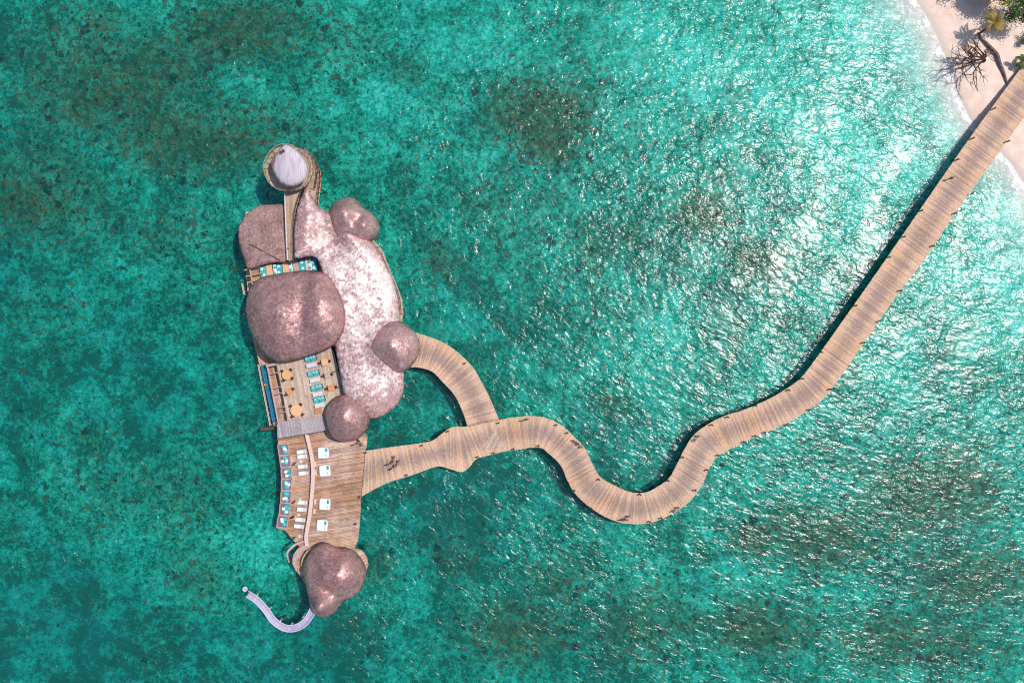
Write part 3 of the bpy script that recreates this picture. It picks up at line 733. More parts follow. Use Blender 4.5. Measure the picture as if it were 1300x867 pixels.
def make_side():
    t = thing('side_table', '', 'side table')
    mb = MB(); mb.box((0, 0, .4), (.42, .95, .06)); mb.build('table_top', M['cream'], t)
    for x in (-.15, .15):
        for y in (-.4, .4): mb = MB(); mb.box((x, y, .185), (.06, .06, .37)); mb.build('leg', M['pinkwood'], t)
    return t
spread(make_side(), [(W(x, y, ZD), R(a), 'narrow pale wooden side table between wall and daybeds, %s' % s) for x, y, a, s in [(401, 588.5, 4, 'topmost'), (401.5, 599.5, 2, 'second from the top'), (400.8, 636, -3, 'second from the bottom'), (400, 648, -3, 'lowest')]], 'side tables beside the curved wall')

def make_parasol():
    t = thing('parasol', '', 'parasol')
    mb = MB(); mb.disc((0, 0, 0), .32, .1, r2=.26); mb.build('base', M['palegrey'], t)
    mb = MB(); mb.tube([(0, 0, .1), (0, 0, 3.2)], .035, 8); mb.build('pole', M['beam'], t)
    mb = MB(); n = 16; o = 0
    for z, r in ((1.3, .16), (1.6, .26), (2.3, .19), (3.1, .06)):
        for k in range(n):
            a = 2*math.pi*k/n; rr = r*(1.25 if k % 2 else .75); mb.v.append((rr*math.cos(a), rr*math.sin(a), z))
    for j in range(3):
        for k in range(n): mb.face((j*n+k, j*n+(k+1) % n, (j+1)*n+(k+1) % n, (j+1)*n+k))
    mb.face(tuple(range(3*n, 4*n))); mb.face(tuple(range(n))[::-1])
    mb.build('canopy', M['cream'], t)
    return t
spread(make_parasol(), [(W(x, y, ZD), 0, 'furled cream parasol standing %s' % s) for x, y, s in [(380.5, 634.5, 'above the fifth lounger from the top'), (379, 653.5, 'between the two lower pairs of loungers'), (380, 680.5, 'on the bottom left corner of the sun deck'), (381.5, 586, 'between the two upper pairs of loungers')]], 'furled parasols on the sun deck')

# ================================================================== RESTAURANT
t = thing('overwater_restaurant', 'large shell-roofed restaurant pavilion on stilts with bulbous domes', 'building', W(430, 400, 0))
REST = t
ZT = 3.2
main = [(390.6, 233.7, 6.6), (395.5, 248, 6.2), (403, 261, 5.8), (411, 266.5, 5.4), (425, 272, 5), (450, 285, 4.5), (474.6, 309, 3.7), (484, 323, 3.5), (489, 335, 3.4), (497, 351, 3.2), (503, 372, 3.0), (506.5, 393, 2.95), (508, 420, 2.9), (510, 450, 2.9), (512.5, 476, 2.9), (512.5, 494, 2.9), (505, 513, 3.0), (490, 526, 3.3), (472, 532, 3.6), (455, 528, 4.2), (442, 516, 4.8), (436, 498.6, 5.2), (431, 472, 5.4), (424.7, 440, 5.6), (415, 400, 5.9), (409, 350, 6.2), (406, 337, 6.2), (401, 328, 6.3), (394, 325.5, 6.4), (374.5, 328.5, 6.7), (374, 317.7, 6.7), (373.3, 295.5, 6.8), (376, 271.5, 6.8), (382, 249, 6.8)]
roof('shell_roof', main, 'shell', t, H=.7, D=3.0, sp=.5, bumps=[(455, 370, .5, 5, 9), (424, 298, -1.3, 3.0, 3.6), (452, 290, 2.2, 3.8), (498, 440, 2.1, 4.4), (446, 518, 1.2, 4.5), (392, 285, .5, 1.8, 4), (474, 500, .9, 3.4, 2.6), (446, 480, .3, 3)], label='pale pearl leaf-shaped main roof', wav=.14, fade=2.5)
big = [(323, 358), (336, 351), (356, 347), (378.6, 344), (401, 343.5), (417, 350), (428.5, 367), (436, 385), (438.5, 402), (436.5, 419), (430, 432), (420, 441), (391.5, 452), (364, 459), (347, 457), (332.5, 445.5), (321, 428), (314, 410), (311.8, 389), (315.5, 371)]
bigz = [(x, y, 5.4+.9*(x-312)/126) for x, y in big]
roof('dome_roof', bigz, 'dome', t, H=3.4, D=9.5, power=.62, bumps=[(352, 402, .9, 3.6, 4.6), (411, 394, 1.3, 3.0, 4.6), (386, 395, -.5, 1.3, 7)], sp=.42, label='largest brown-pink dome with two humps', thick=.3)
ne = [(417, 271, 4.9), (421, 261, 4.9), (431, 253, 4.8), (443, 249.8, 4.7), (454, 254.5, 4.6), (462, 264, 4.4), (475, 273, 4.2), (482, 286, 4.2), (480.5, 298, 4.2), (473, 305.5, 4.3), (458, 307, 4.5), (443, 306, 4.7), (429, 302, 4.9), (422, 288, 4.9)]
roof('dome_roof', ne, 'dome2', t, H=2.8, D=4.2, power=.62, bumps=[(439, 272, 1.2, 2.1), (461, 286, 1.2, 2.0), (453, 280, -1.3, 1.1)], sp=.36, label='double-lobed dome at the upper right of the shell roof')
ea = [(468.5, 441, 4.6), (475, 424, 4.6), (488, 411.5, 4.5), (505, 407.5, 4.4), (516, 412, 4.3), (527, 422, 4.2), (533, 436, 4.2), (531, 451, 4.2), (523, 464, 4.2), (511, 472.5, 4.3), (494, 467, 4.4), (478, 456, 4.5)]
roof('dome_roof', ea, 'dome2', t, H=3.4, D=5.2, power=.7, bumps=[(500, 438, .5, 2.2)], sp=.36, label='eastern entrance dome over the branch boardwalk')
so_ = [(413.5, 523, 5.1), (420, 510, 5.2), (432, 501, 5.2), (445, 499.5, 5.1), (457, 505, 5.0), (466, 517, 4.9), (470, 533, 4.8), (466, 545, 4.7), (458.5, 554, 4.7), (447, 560, 4.8), (432, 559.5, 5.0), (421, 553, 5.1), (416, 540, 5.1)]
roof('dome_roof', so_, 'dome', t, H=3.3, D=4.8, power=.68, bumps=[(442, 523, .5, 2.0)], sp=.36, label='small round southern dome beside the grey plank bridge')
under_wall(bigz, ZT-.3, t); under_wall(ea, ZB-.05, t, .5); under_wall(so_, ZB-.05, t, .55); under_wall(ne, 1.0, t, .7)
# floor under the shell roof: only its rim shows
fl_px = [(377, 262), (404, 262), (425, 275), (470, 300), (486, 318), (492, 335), (503, 360), (510, 378), (512, 398), (510, 415), (508, 470), (508, 494), (500, 512), (470, 528), (440, 520), (436, 500), (425, 440), (405, 345), (372, 332)]
fl = poly_px(fl_px, 1.6)
mb = MB(); plank_poly(mb, fl, 1.6, R(8), .3); mb.build('floor', M['terrace'], t); substructure(fl, 1.6, t); piles(fl, 1.6, t, 4.8)
# posts that carry the domes and the shell
for (x, y, zb, zt) in [(330, 372, 1, 5.3), (320, 400, 1, 5.3), (336, 440, 1, 5.4), (362, 450, ZT, 5.6), (395, 444, ZT, 6), (420, 360, 1.6, 6), (345, 355, ZT, 5.5), (498, 360, 1.6, 3.2), (505, 400, 1.6, 3.0), (509, 480, 1.6, 3.0), (480, 315, 1.6, 3.6), (434, 490, ZT, 5.3), (430, 470, ZT, 5.5), (376, 320, 1.6, 6.7), (390, 240, 1.6, 6.6)]:
    p = W(x, y, zb); mb = MB(); mb.tube([p, (p.x, p.y, zt)], .11, 8); mb.build('post', M['pile'], t)
# dining terrace
tp = [(350, 459), (366, 446), (416.6, 436), (424, 447), (437, 500), (430, 530), (408, 540), (366.5, 541), (361, 510)]
terr = poly_px(tp, ZT); mb = MB(); plank_poly(mb, terr, ZT, R(-80), .28); mb.build('terrace', M['terrace'], t); substructure(terr, ZT, t, name='terrace_frame'); piles(terr, ZT, t, 4.8)
ut = [(316, 344), (330, 332), (366, 322), (408, 320), (412, 360), (322, 372)]
terr2 = poly_px(ut, ZT); mb = MB(); plank_poly(mb, terr2, ZT, R(8), .28); mb.build('terrace', M['deck'], t, label='narrow upper terrace between flat roof and big dome'); substructure(terr2, ZT, t, name='terrace_frame'); piles(terr2, ZT, t, 4.0)
# sunken western platform with its pergola
ZS = 1.0
sp_ = [(312, 340), (322, 345), (330, 400), (345, 440), (352, 462), (362, 510), (368, 541), (346, 541), (330, 465), (318, 420)]
sk = poly_px(sp_, ZS); mb = MB(); plank_poly(mb, sk, ZS, R(-78), .3); mb.build('lower_platform', M['deck'], t); substructure(sk, ZS, t, name='platform_frame'); piles(sk, ZS, t, 4.2)
pg = MB()
for (x0, y0, x1, y1) in [(338, 464.5, 353, 461.5), (341, 475, 356, 472), (344.5, 493.5, 358, 490.5), (346, 501, 360, 498), (350, 518, 363, 515.5), (351.5, 524.5, 365, 522)]:
    a, b2 = W(x0, y0, ZT-.1), W(x1, y1, ZT-.1); pg.tube([a, b2], .09 if abs(y0-464.5) > 1 else .3, 6)
a, b2 = W(338.5, 461, ZT-.25), W(354, 540, ZT-.25); pg.tube([a, b2], .16, 6)
a, b2 = W(353, 461, ZT-.3), W(367, 540, ZT-.3); pg.tube([a, b2], .2, 6)
pg.build('pergola', M['pinkwood'], t)
pg = MB()
for (x0, y0, x1, y1) in [(310, 343, 330, 338.5), (312, 351, 334, 346.5), (314, 359, 334, 353), (317, 341, 321, 364)]:
    pg.tube([W(x0, y0, ZT+.9), W(x1, y1, ZT+.9)], .14, 6)
pg.build('pergola', M['beam'], t, label='short pergola beams beside the upper terrace')
for k, (x0, y0, x1, y1) in enumerate([(330, 463, 345, 539)]):
    railing('railing', [tuple(W(x0, y0, ZS)), tuple(W((x0+x1)/2, (y0+y1)/2, ZS)), tuple(W(x1, y1, ZS))], t, 1.1, 'cream', 1.2, .06)
railing('railing', [tuple(W(309.5, 361, ZS)), tuple(W(312.5, 374, ZS))], t, 1.1, 'cream', .8, .07)
railing('railing', [tuple(W(x, y, 1.6)) for x, y in ((486, 322), (492, 336), (502, 358), (509, 378), (511, 398))], t, .9, 'beam', 1.6, .06)

# grey plank bridge across
t = thing('plank_bridge', 'grey weathered plank bridge between the dining terrace and sun deck', 'bridge', W(380, 542, 0))
ZG = 3.5
cb = poly_px([(351.5, 536), (380, 532), (407.5, 528), (425, 526), (428, 542), (413, 546.5), (383, 551.5), (352.5, 556.5)], ZG)
mb = MB(); plank_poly(mb, cb, ZG, R(-81), .26, .06); mb.build('decking', M['grey_planks'], t); substructure(cb, ZG, t); piles(cb, ZG, t, 3.4, z0=1.0)
mb = MB()
for i in range(12):
    p = W(354+i*5.2, 556.5-i*.86, ZG-.05); mb.tube([p+Vector((0, -.12, -.9)), p+Vector((0, -.12, .12))], .07, 6)
mb.build('baluster_row', M['darkwood'], t)
mb = MB(); mb.tube([W(331, 545, ZS-.3), W(352, 543, ZS-.3)], .35, 8); mb.build('mooring_beam', M['pile'], t)

# flat western roof
t = thing('service_pavilion', 'flat brown rounded roof pavilion at the upper left with dark seam', 'building', W(330, 300, 0))
lr = [(361.5, 263, 5.3), (345, 260, 5.2), (327, 262, 5.0), (311, 274, 4.9), (302.5, 290, 4.8), (303.5, 310, 4.8), (309, 328, 4.8), (314.5, 341, 4.8), (330, 337.5, 4.9), (348, 333.5, 5.1), (365, 330, 5.3), (363.5, 300, 5.3)]
rf = roof('flat_roof', lr, 'leafroof', t, H=.55, D=5, sp=.5, wav=.03)
mb = MB(); mb.tube([W(317, 310, 5.42), W(330, 317, 5.5), W(355, 330.5, 5.42)], .1, 6); mb.build('seam', M['darkwood'], t)
under_wall(lr, 1.4, t, .82)
fp = poly_px([(312, 270), (372, 262), (372, 332), (318, 342), (308, 320), (304, 295)], 1.5)
mb = MB(); plank_poly(mb, fp, 1.5, R(8), .3); mb.build('floor', M['deck'], t); substructure(fp, 1.5, t); piles(fp, 1.5, t, 4.6)

# ramp to the tower
t = thing('footbridge', 'narrow straw coloured footbridge between the roofs up to the tower', 'bridge', W(370, 285, 0))
ZR = 6.2
rp = poly_px([(362.5, 240), (384, 236), (380, 251), (376, 264), (373.2, 280), (372.4, 300), (372.8, 331), (366, 331), (364.5, 300), (363, 270)], ZR)
mb = MB(); plank_poly(mb, rp, ZR, R(92), .24, .06); mb.build('decking', M['ramp'], t); substructure(rp, ZR, t, .15)
railing('railing', [tuple(W(x, y, ZR)) for x, y in ((385, 240), (380.3, 252), (376, 265), (373.6, 282), (372.8, 302), (373, 330))], t, .9, 'darkwood', 1.5, .045)
railing('railing', [tuple(W(x, y, ZR)) for x, y in ((362.3, 244), (363, 270), (364.3, 300), (366, 330))], t, .5, 'palegrey', 1.8, .06)
for x, y in ((367, 250), (368, 270), (368.5, 290), (369, 310)):
    p = W(x, y, 0); q = W(x, y, ZR); mb = MB(); mb.tube([(q.x, q.y, -3), (q.x, q.y, ZR-.2)], .14, 8); mb.build('pile', M['pile'], t)

# ================================================================== TOWER
t = thing('lookout_tower', 'round lookout tower with lilac teardrop roof and wooden gallery', 'tower', W(385, 228, 0))
ZTU = 7.6
up = poly_px([(375, 187), (364, 184.5), (353, 187), (342.5, 197), (337, 211), (339, 225), (350, 239.5), (369, 243.5), (384, 239), (393, 229), (397, 215), (393, 199)], ZTU)
B, _ = spline(up, 60, True); mb = MB(); plank_poly(mb, [tuple(p) for p in B], ZTU, R(80), .26, .07); mb.build('gallery_deck', M['ramp'], t)
mb = MB(); mb.prism([tuple(p[:2]) for p in B[::1]], ZTU-.45, ZTU-.09); mb.build('gallery_frame', M['wallbrown'], t)
railing('gallery_railing', [tuple(p) for p in B[:-1]], t, 1.0, 'beam', 1.2, .045)
rt = [(361, 183.5, 10.3), (366, 184.2, 10.3), (377, 191.5, 10.3), (387.5, 205, 10.3), (390.6, 216, 10.3), (388, 227, 10.3), (379, 234.6, 10.3), (367.5, 237, 10.3), (356.5, 233, 10.3), (349, 223.5, 10.3), (346, 213, 10.3), (349, 200, 10.3), (355.5, 188.5, 10.3)]
roof('teardrop_roof', rt, 'lilac', t, H=1.0, D=3.2, sp=.4, wav=.02, thick=.15)
mb = MB(); mb.box(W(358.5, 193, 11.1), (.9, .45, .5), R(30)); mb.build('roof_vent', M['darkwood'], t)
P0 = W(366, 212, ZTU); mb = MB(); mb.disc((P0.x, P0.y, 0), 2.2, 10.4, 32); mb.build('core', M['wallbrown'], t)
for k in range(8):
    a = k*math.pi/4; mb = MB(); mb.tube([(P0.x+2.9*math.cos(a), P0.y+2.9*math.sin(a), ZTU), (P0.x+2.9*math.cos(a), P0.y+2.9*math.sin(a), 10.5)], .07, 6); mb.build('post', M['darkwood'], t)
# lower spiral landing on the right
ZL = 4.6
lowp = poly_px([(372, 187), (381, 188), (393, 195), (402, 205), (407.5, 218), (408, 230), (406, 245), (404.5, 260), (398, 258), (391, 240), (370, 240), (366, 212)], ZL)
mb = MB(); plank_poly(mb, lowp, ZL, R(75), .26); mb.build('spiral_landing', M['ramp'], t); substructure(lowp, ZL, t, name='landing_frame')
railing('railing', [tuple(W(x, y, ZL)) for x, y in ((374, 186.5), (382, 188), (393, 195), (401.5, 204.5), (407, 218), (407.5, 230), (405.5, 245), (404, 259))], t, 1.0, 'darkwood', 1.1, .06)
mb = MB()
st, _ = spline([tuple(W(x, y, z)) for x, y, z in ((384, 192, 7.2), (394, 203, 6.6), (399, 216, 6.0), (398, 228, 5.4), (396, 240, 4.8))], 22)
for i in range(21):
    a, c2 = Vector(st[i]), Vector(st[i+1]); d = (c2-a); mb.box((a+c2)/2, (1.5, d.length*.92, .09), math.atan2(d.y, d.x)-math.pi/2, rng.random())
mb.build('stair', M['ramp'], t)
railing('stair_railing', [tuple(Vector(p)+Vector((.75, .2, 0))) for p in st[::3]], t, .9, 'darkwood', 1.0, .06)
for x, y in ((386, 200), (398, 212), (401, 235), (380, 235)):
    q = W(x, y, ZL); mb = MB(); mb.tube([(q.x, q.y, -3), (q.x, q.y, ZL-.1)], .16, 8); mb.build('pile', M['pile'], t)

# ================================================================== SOUTH PAVILION
t = thing('spa_pavilion', 'southern brown-pink pavilion with a two-lobed shell dome', 'building', W(425, 735, 0))
sd_ = [(385, 723), (390, 706), (401, 694), (413, 688.5), (423, 692), (432, 695.5), (445, 696), (456, 705), (463.5, 717), (465, 729), (459.6, 746), (450, 757), (437, 763), (431, 770), (425, 778), (414, 783.5), (403, 782), (395, 773), (391, 757), (387.5, 741)]
sdz = [(x, y, 4.4) for x, y in sd_]
roof('dome_roof', sdz, 'dome', t, H=3.3, D=6.2, power=.65, bumps=[(432, 722, 1.5, 3.6), (411, 764, 2.2, 1.7), (414, 750, -1.2, 1.5)], sp=.38)
under_wall(sdz, 1.6, t, .74)
sf = poly_px([(376, 705), (392, 697), (450, 696), (459, 698), (465, 705), (468, 716), (462, 730), (445, 750), (425, 770), (402, 772), (390, 745), (377, 725)], 1.85)
mb = MB(); plank_poly(mb, sf, 1.85, R(20), .28); mb.build('floor', M['deck'], t); substructure(sf, 1.85, t); piles(sf, 1.85, t, 4.5)
def arc(name, ctr, w, z, mat, par, th=.25):
    C, _ = spline([tuple(W(x, y, z)) for x, y in ctr], 30); mb = MB()
    for i in range(len(C)-1):
        a, c2 = Vector(C[i]), Vector(C[i+1]); d = (c2-a).normalized(); n = Vector((-d.y, d.x, 0)); e = d*.004
        hw0 = w*(.35+.65*math.sin(math.pi*min(1, (i+.5)/len(C)+.12))); q = lambda zz: [Vector((p.x, p.y, zz))+n*s for p, s in ((a+e, hw0/2), (a+e, -hw0/2), (c2-e, -hw0/2), (c2-e, hw0/2))]
        mb.hexa(q(z-th), q(z), rng.random())
    return mb.build(name, M[mat], par)
arc('curved_beam', [(386, 687), (377, 690), (369, 696), (364.5, 703), (367, 714)], .45, 2.7, 'pinkwood', t)
arc('curved_walkway', [(393, 692), (383, 697), (376, 706), (374, 715), (377, 725)], 1.2, 2.4, 'pinkwood', t)
arc('curved_step', [(402, 694), (392, 699), (385, 708), (382, 718)], .5, 2.9, 'beam', t)
for x, y, z in ((366, 701, 2.5), (367, 712, 2.5), (375, 709, 2.2), (377, 722, 2.2)):
    q = W(x, y, z); mb = MB(); mb.tube([(q.x, q.y, -3), (q.x, q.y, z)], .1, 8); mb.build('pile', M['pile'], t)

# water slide
t = thing('water_slide', 'curved lilac open water slide curling into the lagoon', 'water slide', W(350, 780, 0))
sl = [(402, 764, 3.9), (396, 777, 3.6), (387, 789.5, 3.2), (374, 796, 2.8), (361, 795, 2.4), (348, 786, 2.0), (338.5, 773, 1.6), (327, 760.5, 1.1), (315, 752.4, .5)]
C, _ = spline([tuple(W(*p)) for p in sl], 70)
ch, rims = MB(), [MB(), MB()]
sec = [(-.62, .42), (-.58, .40), (-.45, .1), (-.2, -.02), (0, -.05), (.2, -.02), (.45, .1), (.58, .40), (.62, .42)]
for i, p in enumerate(C):
    p = Vector(p); d = Vector(C[min(i+1, len(C)-1)])-Vector(C[max(i-1, 0)]); d.z = 0; d.normalize(); n = Vector((-d.y, d.x, 0))
    for s, h in sec: ch.v.append(tuple(p+n*s+Vector((0, 0, h))))
m_ = len(sec)
for i in range(len(C)-1):
    for k in range(m_-1): ch.face((i*m_+k, i*m_+k+1, (i+1)*m_+k+1, (i+1)*m_+k))
o = ch.build('channel', M['slide'], t, smooth=True); so = o.modifiers.new('Thickness', 'SOLIDIFY'); so.thickness = .05
for side in (0, m_-1):
    mb = MB(); mb.tube([ch.v[i*m_+side] for i in range(len(C))], .09, 6); mb.build('rim', M['slide_rim'], t)
for i in range(6, 66, 8):
    mb = MB(); mb.tube([Vector(ch.v[i*m_+k])+Vector((0, 0, .03)) for k in range(m_)], .045, 5); mb.build('joint', M['slide_rim'], t)
for i in (14, 27, 38, 50, 62):
    p = Vector(C[i]); d = Vector(C[i+1])-p; n = Vector((-d.y, d.x, 0)).normalized(); q = p-n*-.0
    mb = MB(); q = p+n*(-1.0)
    if inside([tuple(c)[:2] for c in C], np.array(q.x), np.array(q.y)): pass
    mb.tube([(p.x, p.y, -3), (p.x, p.y, p.z-.1)], .13, 8); mb.build('pile', M['pile'], t)
    mb = MB(); mb.tube([p+n*-.9+Vector((0, 0, -.2)), p+n*-.9+Vector((0, 0, .5))], .1, 6); mb.tube([p+Vector((0, 0, -.15)), p+n*-.9+Vector((0, 0, -.15))], .07, 6); mb.build('bracket', M['cream'], t)
p = W(311, 747.5, .1); mb = MB(); mb.ring((p.x, p.y, .10), .42, .10, 'z'); mb.build('landing_ring', M['palegrey'], t, smooth=True)
mb = MB(); mb.disc((p.x, p.y, 0), .33, .06); mb.build('landing_pad', M['slide'], t)

# ================================================================== TERRACE FURNITURE
def make_sofa(mat, back):
    t = thing('sofa', '', 'sofa')
    mb = MB(); mb.box((0, 0, .2), (2.2, 1.0, .4)); mb.build('base', M['darkwood'], t)
    for x in (-.54, .54): mb = MB(); mb.pad((x, -.08, .48), (1.06, .82, .2)); mb.build('seat_cushion', M[mat], t, smooth=True)
    mb = MB(); mb.pad((0, .40, .68), (2.1, .24, .46)); mb.build('backrest', M[mat], t, smooth=True)
    for x, r in ((-.7, .3), (.15, -.4), (.75, .2)): mb = MB(); mb.pad((x, .16, .66), (.46, .2, .36), r); mb.build('pillow', M[back], t, smooth=True)
    return t
def make_table(mat):
    t = thing('dining_table', '', 'table')
    mb = MB()
    for k in range(3): mb.box((0, (k-1)*.25, .73), (1.95, .235, .05))
    mb.build('table_top', M[mat], t)
    for x in (-.85, .85):
        for y in (-.28, .28): mb = MB(); mb.box((x, y, .35), (.08, .08, .7)); mb.build('leg', M['darkwood'], t)
    return t
nm = ['topmost', 'second from the top', 'third from the top', 'lowest']
spread(make_sofa('teal', 'white'), [(W(x, y, ZT+.4)-Vector((0, 0, .4)), R(13), 'turquoise cushioned sofa in the terrace dining row, %s' % nm[i]) for i, (x, y) in enumerate([(394, 455), (397.8, 474), (402, 491.8), (405.3, 507)])], 'turquoise sofas in the terrace dining row')
spread(make_table('palegrey'), [(W(x, y, ZT+.6)-Vector((0, 0, .6)), R(12), 'pale grey table between sofas in the terrace row, %s' % nm[i]) for i, (x, y) in enumerate([(395.7, 463.5), (400.2, 482.3), (403.7, 500), (406.3, 514.3)])], 'pale tables in the terrace dining row')
def make_round(r, mat):
    t = thing('round_table', '', 'table')
    mb = MB(); mb.disc((0, 0, .71), r, .05, 28); mb.build('table_top', M[mat], t)
    mb = MB(); mb.disc((0, 0, 0), r*.5, .05, 16); mb.tube([(0, 0, .05), (0, 0, .71)], .07, 8); mb.build('pedestal', M['darkwood'], t)
    return t
def make_chair():
    t = thing('dining_chair', '', 'chair')
    mb = MB(); mb.box((0, 0, .45), (.46, .46, .06)); mb.build('seat', M['darkwood'], t)
    mb = MB(); mb.box((-.22, 0, .70), (.05, .46, .44)); mb.build('backrest', M['darkwood'], t)
    for x in (-.19, .19):
        for y in (-.19, .19): mb = MB(); mb.box((x, y, .21), (.05, .05, .42)); mb.build('leg', M['darkwood'], t)
    return t
chairs = []
for (x, y, r, mt, lab) in [(365.7, 475.7, .92, 'honey', 'round honey-coloured table on the terrace, nearest the big dome'), (377.8, 520.5, 1.12, 'peach', 'large round peach-coloured table on the terrace by the grey bridge')]:
    o = make_round(r, mt); o.location = W(x, y, ZT); o['label'] = lab; o['group'] = 'round terrace tables'
    where = 'honey' if mt == 'honey' else 'large peach'
    for k, nmk in enumerate(['upper right', 'upper left', 'lower left', 'lower right']):
        a = R(45+90*k+10); p = W(x, y, ZT)+Vector((math.cos(a), math.sin(a), 0))*(r+.22); chairs.append((p, a+math.pi, 'dark dining chair at the %s side of the round %s table' % (nmk, where)))
def make_square(mat, w=1.0, h=.75):
    t = thing('square_table', '', 'table')
    mb = MB()
    for k in range(4): mb.box((0, (k-1.5)*w/4, h-.03), (w, w/4-.015, .06))
    mb.build('table_top', M[mat], t)
    for x in (-1, 1):
        for y in (-1, 1): mb = MB(); mb.box((x*w*.4, y*w*.4, (h-.06)/2), (.07, .07, h-.06)); mb.build('leg', M['darkwood'], t)
    return t
for (x, y, mt, w, a, lab, wh) in [(369, 497, 'orange', 1.1, 40, 'small tilted square orange table between the two round tables', 'tilted square orange'), (413.6, 459.5, 'peach', 1.25, 12, 'square peach table near the shell roof edge, topmost of three', 'topmost square peach'), (417, 476, 'pinkwood', 1.1, 12, 'square brown table near the shell roof edge, middle of three', 'square brown'), (421.8, 492, 'orange', 1.2, 12, 'square orange table near the shell roof edge, lowest of three', 'lowest square orange')]:
    o = make_square(mt, w); o.location = W(x, y, ZT); o.rotation_euler[2] = R(a); o['label'] = lab; o['group'] = 'square terrace tables'
    for k, nmk in ((0, 'right'), (2, 'left')):
        b_ = R(a+90*k); p = W(x, y, ZT)+Vector((math.cos(b_), math.sin(b_), 0))*(w/2+.2); chairs.append((p, b_+math.pi, 'dark dining chair at the %s side of the %s table' % (nmk, wh)))
spread(make_chair(), chairs, 'dark dining chairs on the terrace')
t = thing('bench', 'slatted tan bench at the lower end of the dining row', 'bench', W(404.5, 521.5, ZT)); t.rotation_euler[2] = R(12)
for k in range(5):
    pass
mb = MB(); o0 = W(404.5, 521.5, ZT)
for k in range(6): mb.box((o0.x-.5+k*.2, o0.y, ZT+.42), (.15, 1.1, .06))
mb.build('seat', M['orange'], t)
for x in (-.45, .45):
    mb = MB(); mb.box((o0.x+x, o0.y, ZT+.195), (.08, .9, .39)); mb.build('leg', M['darkwood'], t)
# upper terrace: lounge seats and tables in a row
nS = [(334.6, 345.4, 'teal', 1.35), (349.5, 343, 'white', .7), (355, 342, 'teal', 1.2), (369.3, 338.8, 'white', .75), (383.6, 337, 'teal', 1.35), (393.8, 336, 'white', .75), (399.3, 336.3, 'teal', 1.1)]
lab = ['turquoise banquette at the left end of the upper terrace row', 'narrow white banquette right of the first tan table on the upper terrace', 'pale turquoise banquette left of the second tan table on the upper terrace', 'narrow white banquette right of the second tan table on the upper terrace', 'turquoise banquette in the right half of the upper terrace row', 'narrow white banquette near the right end of the upper terrace row', 'turquoise banquette at the shaded right end of the upper terrace row']
for (x, y, mt, w), lb in zip(nS, lab):
    t = thing('banquette', lb, 'seat', W(x, y, ZT+.4)-Vector((0, 0, .4)), 'banquettes on the upper terrace'); t0 = t.location.copy(); t.rotation_euler[2] = R(8)
    mb = MB(); mb.box(t0+Vector((0, 0, .2)), (w, 2.3, .4)); mb.build('base', M['darkwood'], t)
    mb = MB(); mb.pad(t0+Vector((0, 0, .5)), (w*.96, 2.24, .24)); mb.build('seat_cushion', M[mt], t, smooth=True)
    for k in (-.6, .5):
        mb = MB(); mb.pad(t0+Vector((rng.uniform(-.2, .2)*w, k, .68)), (min(.5, w*.7), .5, .2), rng.uniform(-.6, .6)); mb.build('pillow', M['white' if mt == 'teal' else 'teal'], t, smooth=True)
for (x, y, mt, w, lb) in [(342.4, 343.6, 'peach', 1.15, 'tan slab table on the upper terrace, leftmost of three wide ones'), (363.5, 340.8, 'peach', 1.25, 'tan slab table on the upper terrace, middle of three wide ones'), (376, 339, 'pinkwood', 1.05, 'pinkish slab table on the upper terrace, rightmost of three wide ones'), (389.7, 336.6, 'cream', .45, 'narrow cream console table near the right end of the upper terrace')]:
    t = thing('slab_table', lb, 'table', W(x, y, ZT+.6)-Vector((0, 0, .6)), 'slab tables on the upper terrace'); t0 = t.location.copy(); t.rotation_euler[2] = R(8)
    mb = MB()
    for k in range(4): mb.box(t0+Vector((0, -.84+k*.56, .72)), (w, .545, .06))
    mb.build('table_top', M[mt], t)
    for k in (-.9, .9):
        mb = MB(); mb.box(t0+Vector((0, k, .345)), (w*.7, .1, .69)); mb.build('leg', M['darkwood'], t)
# blue seating on the sunken platform
pts = [(337.5, 470), (339.5, 479), (343, 495), (345, 505), (347.5, 517), (349.5, 528)]
nm = ['topmost', 'second from the top', 'third from the top', 'third from the bottom', 'second from the bottom', 'lowest']
sf_ = make_sofa('blue', 'blue')
spread(sf_, [(W(x, y, ZS), R(102), 'blue sofa on the lower platform behind the pale railing, %s' % nm[i]) for i, (x, y) in enumerate(pts)], 'blue sofas along the western railing')

